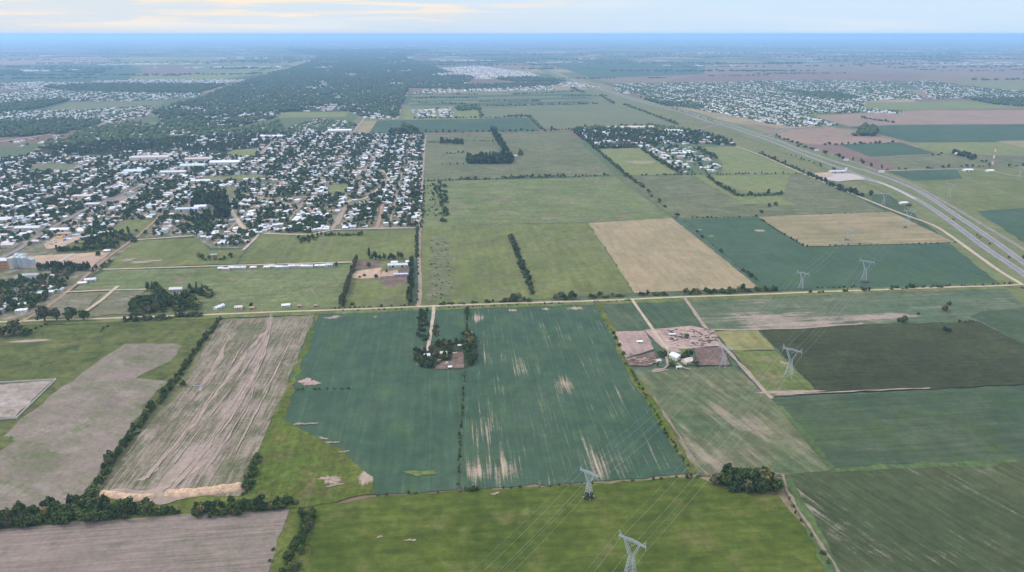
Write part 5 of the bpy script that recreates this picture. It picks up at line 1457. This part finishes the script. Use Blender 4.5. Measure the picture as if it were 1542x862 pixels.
# parked vehicles in the yard
def vehicle(x, y, rz, truck, paint, label):
    e = tag(empty('parked_truck' if truck else 'parked_car', P(x, y), rz), label, 'truck' if truck else 'car', 'vehicles parked in the yard')
    b_ = MB(); w_ = MB(); c_ = MB()
    if truck:
        b_.box((-1.2, 0, 2.2), (6.4, 2.5, 2.6), bottom=True); c_.box((3.3, 0, 1.7), (2.0, 2.4, 2.3), bottom=True)
        ax = (-3.4, -2.2, 3.2)
    else:
        b_.box((0, 0, .75), (4.3, 1.75, .75), bottom=True)
        zc_ = 1.125
        lo = [(-1.5, -.8, zc_), (1.1, -.8, zc_), (1.1, .8, zc_), (-1.5, .8, zc_)]; hi = [(-1.0, -.66, 1.62), (.45, -.66, 1.62), (.45, .66, 1.62), (-1.0, .66, 1.62)]
        c_.face(hi)
        for i in range(4):
            j = (i + 1) % 4
            c_.face([lo[i], lo[j], hi[j], hi[i]])
        ax = (-1.35, 1.35)
    b_.build('cargo_box' if truck else 'body', paint, e)
    c_.build('cab', paint if truck else M['glass'], e)
    for x_ in ax:
        for s in (-1, 1):
            m2 = MB(); m2.bar((x_, s * .75 + (s * .3 if truck else 0), .48), (x_, s * .95 + (s * .3 if truck else 0), .48), .85, n=12); m2.build('wheel', M['glass'], e)
VP = [('white', plain('white_paintwork', (.75, .76, .78), .4, .5)), ('blue', plain('blue_paintwork', (.12, .32, .62), .4, .5)), ('pale blue', plain('pale_blue_paintwork', (.35, .55, .72), .4, .5)), ('grey', plain('grey_paintwork', (.3, .31, .33), .4, .5)), ('yellow', plain('yellow_paintwork', (.7, .5, .12), .4, .5)), ('orange', plain('orange_paintwork', (.62, .25, .1), .4, .5))]
spots = [(98, 362.5, 1, 1), (104, 362, 1, 0), (113, 356.5, 1, 2), (118, 355.5, 1, 0), (107, 357, 1, 3), (90, 359.5, 1, 4), (96, 358.5, 1, 5), (84, 361, 0, 0), (82, 364, 0, 2), (78, 366, 0, 0), (76, 368.5, 0, 3), (72, 371, 0, 0), (79, 369, 0, 2), (85, 366.5, 0, 3), (70, 366, 0, 3), (75, 364, 0, 0)]
pos_ = ['in the middle of', 'right of the middle in', 'at the far end of', 'in the far right corner of', 'towards the back of', 'at the back left of', 'at the back of', 'at the left of', 'in the left row of', 'lower in the left row of', 'near the street side of', 'nearest the street in', 'in the second row of', 'at the near edge of', 'by the street fence of', 'near the street fence of']
for (x, y, tr_, ci), w_ in zip(spots, pos_):
    vehicle(x, y, GA + random.choice((0, .3, 1.4)) + random.uniform(-.2, .2), tr_, VP[ci][1], '%s %s parked %s the vehicle yard' % (VP[ci][0], 'truck' if tr_ else 'car', w_))

# ---- towns
T1 = [(-700, 246), (0, 240), (60, 234), (140, 238), (182, 233), (262, 230), (330, 233), (400, 222), (440, 192), (480, 180), (540, 187), (534, 203), (638, 203), (631, 342), (500, 345), (470, 352), (392, 350), (370, 371), (320, 371), (292, 353), (215, 357), (180, 380), (160, 380), (100, 366), (60, 368), (0, 378), (-500, 420)]
town(T1, 'main', .92, 76, th=6.6, tr=4.3, lots=10.8, sizes=(7, 12.5), streetmat='dirt2')
town([(-60, 478), (0, 455), (20, 418), (60, 412), (90, 420), (95, 438), (60, 462), (20, 478)], 'corner', .6, 14, draw=False)
kw = dict(draw=False, sizes=(9, 15), lots=13)
town([(-200, 172), (0, 169), (120, 167), (235, 160), (220, 176), (170, 186), (100, 181), (0, 185), (-200, 188)], 'far', .8, 34, **kw)
town([(-200, 150), (0, 143), (60, 134), (110, 138), (200, 140), (305, 141), (290, 147), (180, 154), (100, 152), (30, 155), (-200, 165)], 'far', .8, 34, **kw)
town([(-100, 132), (0, 126), (60, 124), (130, 125), (60, 133), (-100, 140)], 'far', .7, 14, **kw)
town([(130, 123), (200, 121), (390, 120), (330, 127), (200, 127)], 'far', .6, 6, **kw)
town(WBIG, 'far', .26, 0, **kw)
town(W5, 'far', .3, 4, **kw)
town([(240, 205), (300, 196), (400, 196), (420, 205), (380, 216), (300, 218)], 'far', .6, 10, **kw)
town([(10, 215), (60, 208), (100, 203), (90, 212), (30, 222)], 'far', .4, 6, **kw)
town(W6, 'far', .45, 4, **kw)
town([(966, 222), (985, 216), (1050, 216), (1052, 226), (1084, 246), (1084, 261), (1030, 261), (1000, 247)], 'far', .42, 15, **kw)
town([(622, 178), (622, 166), (682, 163), (682, 178)], 'far', .8, 10, **kw)
town([(620, 142), (640, 135), (700, 131), (835, 128), (835, 136), (700, 139)], 'far', .75, 16, **kw)
town([(828, 128), (860, 124), (905, 132), (860, 133)], 'far', .5, 6, **kw)
town([(545, 179), (575, 169), (600, 172), (598, 181)], 'far', .8, 14, **kw)
town([(640, 105), (720, 100), (800, 110), (812, 115), (780, 120), (690, 119)], 'far', .7, 4, **kw)
R1 = [(925, 128), (1000, 126), (1100, 124), (1180, 122), (1280, 122), (1340, 125), (1370, 138), (1395, 150), (1330, 151), (1302, 153), (1300, 164), (1360, 169), (1350, 172), (1250, 169), (1200, 173), (1262, 189), (1190, 192), (1150, 186), (1120, 178), (1050, 166), (1000, 155), (960, 148), (985, 145), (930, 140)]
town(R1, 'far', .85, 42, **kw)
town([(1368, 125), (1400, 122), (1440, 130), (1500, 135), (1600, 142), (1600, 152), (1450, 148), (1400, 150), (1396, 140)], 'far', .85, 42, **kw)

for k in range(60):
    dist = 7500 * math.exp(random.random() * 1.2)
    ang = random.uniform(-.72, .72)
    c = Vector((math.sin(ang) * dist, math.cos(ang) * dist, 0))
    for q in range(random.randint(3, 16)):
        p = c + GU * random.gauss(0, 260 * dist / 9000) + GV * random.gauss(0, 60)
        HOUSES.append((p.x, p.y, random.uniform(20, 70), random.uniform(14, 30), random.uniform(5, 9), GA + random.gauss(0, .1), True, 0, random.choice((0, 0, 1, 3)), 'far'))

def zone_label(x, y, ro):
    roof = ROOFN[ro] + '-roofed house '
    if x < 30: a = 'at the left edge of the town'
    elif x < 100: a = 'near the lower main street of the town'
    elif x < 215: a = 'between the main and red streets'
    elif x < 320: a = 'below the park wood'
    elif x < 372: a = 'along the diagonal street'
    elif x < 432: a = 'right of the diagonal street'
    elif x < 500: a = 'above the meadow garden'
    elif x < 566: a = 'left of the orange street'
    else: a = 'right of the orange street'
    b_ = ', nearest the meadows' if y > 340 else ', one block back' if y > 325 else ', two blocks back' if y > 305 else ', three or more blocks back'
    return roof + a + b_

# the 300 houses that show largest are things, the remaining roofs of the plain one mass
def vis(x, y, z=3):
    px, py, d = proj((x, y, z))
    return -4 < px < IW + 4 and -4 < py < IH + 8, px, py, d
hv = []
for i, h in enumerate(HOUSES):
    ok_, px, py, d = vis(h[0], h[1])
    hv.append((d if ok_ else 1e9, i, px, py))
hv.sort()
single = hv[:225]
single_ids = {q[1] for q in single}
pool = {}
for gi in (0, 1):
    for si, (w, d) in enumerate(((9, 8), (11, 8.5), (12.5, 9), (20, 10))):
        for h in (3.0, 3.4, 5.6):
            wl, rf = gable(w, d, h, 1.5) if gi else flat(w, d, h)
            pool[(gi, si, h)] = (wl.mesh('wall'), rf.mesh('roof'), [(n_, m_.mesh(n_), k) for n_, m_, k in openings(w, d, h, [-.25], [(.5, -1), (-.7, -1), (.4, 1), (-.4, 1)])])
for rank, (d_, i, px, py) in enumerate(single):
    x, y, w, d, h, rot, gi, wi, ro, zone = HOUSES[i]
    si = 3 if w > 15 else 0 if w < 9.7 else 1 if w < 11.4 else 2
    hh = min((3.0, 3.4, 5.6), key=lambda q: abs(q - h))
    wm, rm, ops = pool[(1 if gi else 0, si, hh)]
    lab = zone_label(px, py, ro) if zone == 'main' else ROOFN[ro] + '-roofed house in the bottom left corner of the town'
    e = tag(empty('house', (x, y, 0), rot), lab, 'house', lab + ' group' if False else 'houses: ' + lab)
    for n_, me, mat in (('wall', wm, M['walls'][wi]), ('roof', rm, M['roofs'][ro])):
        o = bpy.data.objects.new(n_, me); COL.objects.link(o); o.parent = e
        if not me.materials:
            me.materials.append(mat)
        o.material_slots[0].link = 'OBJECT'
        o.material_slots[0].material = mat
    if rank < 130:
        for n_, me, k in ops:
            if not me.materials:
                me.materials.append(M[k])
            o = bpy.data.objects.new(n_, me); COL.objects.link(o); o.parent = e
sm = MB()
for i, h_ in enumerate(HOUSES):
    if i in single_ids:
        continue
    x, y, w, d, h, rot, gi, wi, ro, zone = h_
    sm.box((x, y, h / 2), (w, d, h), rot, wi)
    co, si = math.cos(rot), math.sin(rot)
    def q(a, b_, z):
        return (x + a * co - b_ * si, y + a * si + b_ * co, z)
    X, Y = w / 2 + .4, d / 2 + .4
    if gi:
        sm.face([q(-X, -Y, h), q(X, -Y, h), q(X, 0, h + 1.6), q(-X, 0, h + 1.6)], 5 + ro)
        sm.face([q(X, Y, h), q(-X, Y, h), q(-X, 0, h + 1.6), q(X, 0, h + 1.6)], 5 + ro)
        sm.face([q(X - .4, -Y, h), q(X - .4, Y, h), q(X - .4, 0, h + 1.55)], wi)
        sm.face([q(-X + .4, Y, h), q(-X + .4, -Y, h), q(-X + .4, 0, h + 1.55)], wi)
    else:
        sm.box((x, y, h + .13), (2 * X, 2 * Y, .26), rot, 5 + ro)
o = sm.build('town_houses', M['walls'] + M['roofs'])
tag(o, 'countless pale roofs of the towns on the plain', 'houses', kind='stuff')

# ------------------------------------------------------------------ plant the trees
def pick(kind, limit):
    cand = []
    for i, t in enumerate(TREES):
        if t[4] < 0 or t[5] != kind:
            continue
        ok_, px, py, d = vis(t[0], t[1], t[2] * .5)
        if ok_:
            cand.append((-max(t[2], 1.4 * t[3]) / d, i))
    cand.sort()
    return {i for _, i in cand[:limit]}
ind = pick('tree', 298) | pick('bush', 298)
crowns, trunks = {}, []
for k in range(3):
    m_ = MB()
    m_.bar((0, 0, 0), (.01, .02, .34), .075, .05, n=7)
    for q in range(4):
        t = 1.57 * q + k
        m_.bar((.01, .02, .26 + .03 * q), (.30 * math.cos(t), .30 * math.sin(t), .52 + .05 * q), .045, .018, n=5)
    trunks.append(m_.mesh('trunk'))
    trunks[-1].materials.append(M['bark'])
def crown_mesh(kind, idx, mat):
    key = (kind, idx, mat)
    if key not in crowns:
        V, T = PROTO[kind][idx]
        me = tri_mesh('crown', V, T)
        me.materials.append(M[mat])
        crowns[key] = me
    return crowns[key]
for i in sorted(ind):
    x, y, h, r, ri, kind, mat = TREES[i]
    lab, cat = ROWS[ri]
    rz = random.uniform(0, 6.28)
    if kind == 'tree':
        e = tag(empty('tree', (x, y, 0), rz), lab, cat, 'trees: ' + lab)
        t_ = bpy.data.objects.new('trunk', random.choice(trunks)); COL.objects.link(t_); t_.parent = e; t_.scale = (h, h, h)
        c_ = bpy.data.objects.new('crown', crown_mesh('hi', random.randrange(5), mat)); COL.objects.link(c_); c_.parent = e; c_.scale = (r * 1.12, r * 1.12, h)
    else:
        e = bpy.data.objects.new('bush', crown_mesh('bushhi', random.randrange(4), mat)); COL.objects.link(e)
        e.location = (x, y, 0); e.rotation_euler = (0, 0, rz); e.scale = (r * 1.1, r * 1.1, h)
        tag(e, lab, cat, 'bushes: ' + lab)
# everything else: one mass of trees, one of undergrowth
def mass(name, sel, label, cat):
    Vs, Ts, Ms, off = [], [], [], 0
    mats = sorted({TREES[i][6] for i in sel})
    for i in sel:
        x, y, h, r, ri, kind, mat = TREES[i]
        d = math.hypot(x, y)
        if kind == 'bush':
            pr = PROTO['bushmid'][i % 4]
        else:
            pr = PROTO['mid' if d < 1250 else 'low' if d < 2500 else 'far'][i % 5]
        V, T = pr
        a = random.uniform(0, 6.28)
        c, s = math.cos(a), math.sin(a)
        k = 1.12 if d < 2500 else 1.0
        W = np.empty_like(V)
        W[:, 0] = (V[:, 0] * c - V[:, 1] * s) * r * k + x
        W[:, 1] = (V[:, 0] * s + V[:, 1] * c) * r * k + y
        W[:, 2] = V[:, 2] * h
        Vs.append(W); Ts.append(T + off); off += len(V)
        Ms.append(np.full(len(T), mats.index(mat), dtype=np.int32))
    me = tri_mesh(name, np.concatenate(Vs), np.concatenate(Ts))
    for k in mats:
        me.materials.append(M[k])
    me.polygons.foreach_set('material_index', np.concatenate(Ms))
    me.update()
    tag(link_mesh(name, me), label, cat, kind='stuff')
    print(name, len(sel), len(me.polygons))
mass('distant_trees', [i for i, t in enumerate(TREES) if i not in ind and t[5] == 'tree'], 'woods, hedge trees and town trees of the farther plain', 'trees')
mass('undergrowth', [i for i, t in enumerate(TREES) if i not in ind and t[5] == 'bush'], 'remaining hedge bushes of the farther fields', 'bushes')
print('HOUSES', len(HOUSES), 'TREES', len(TREES), 'individual', len(ind), 'houses single', len(single))
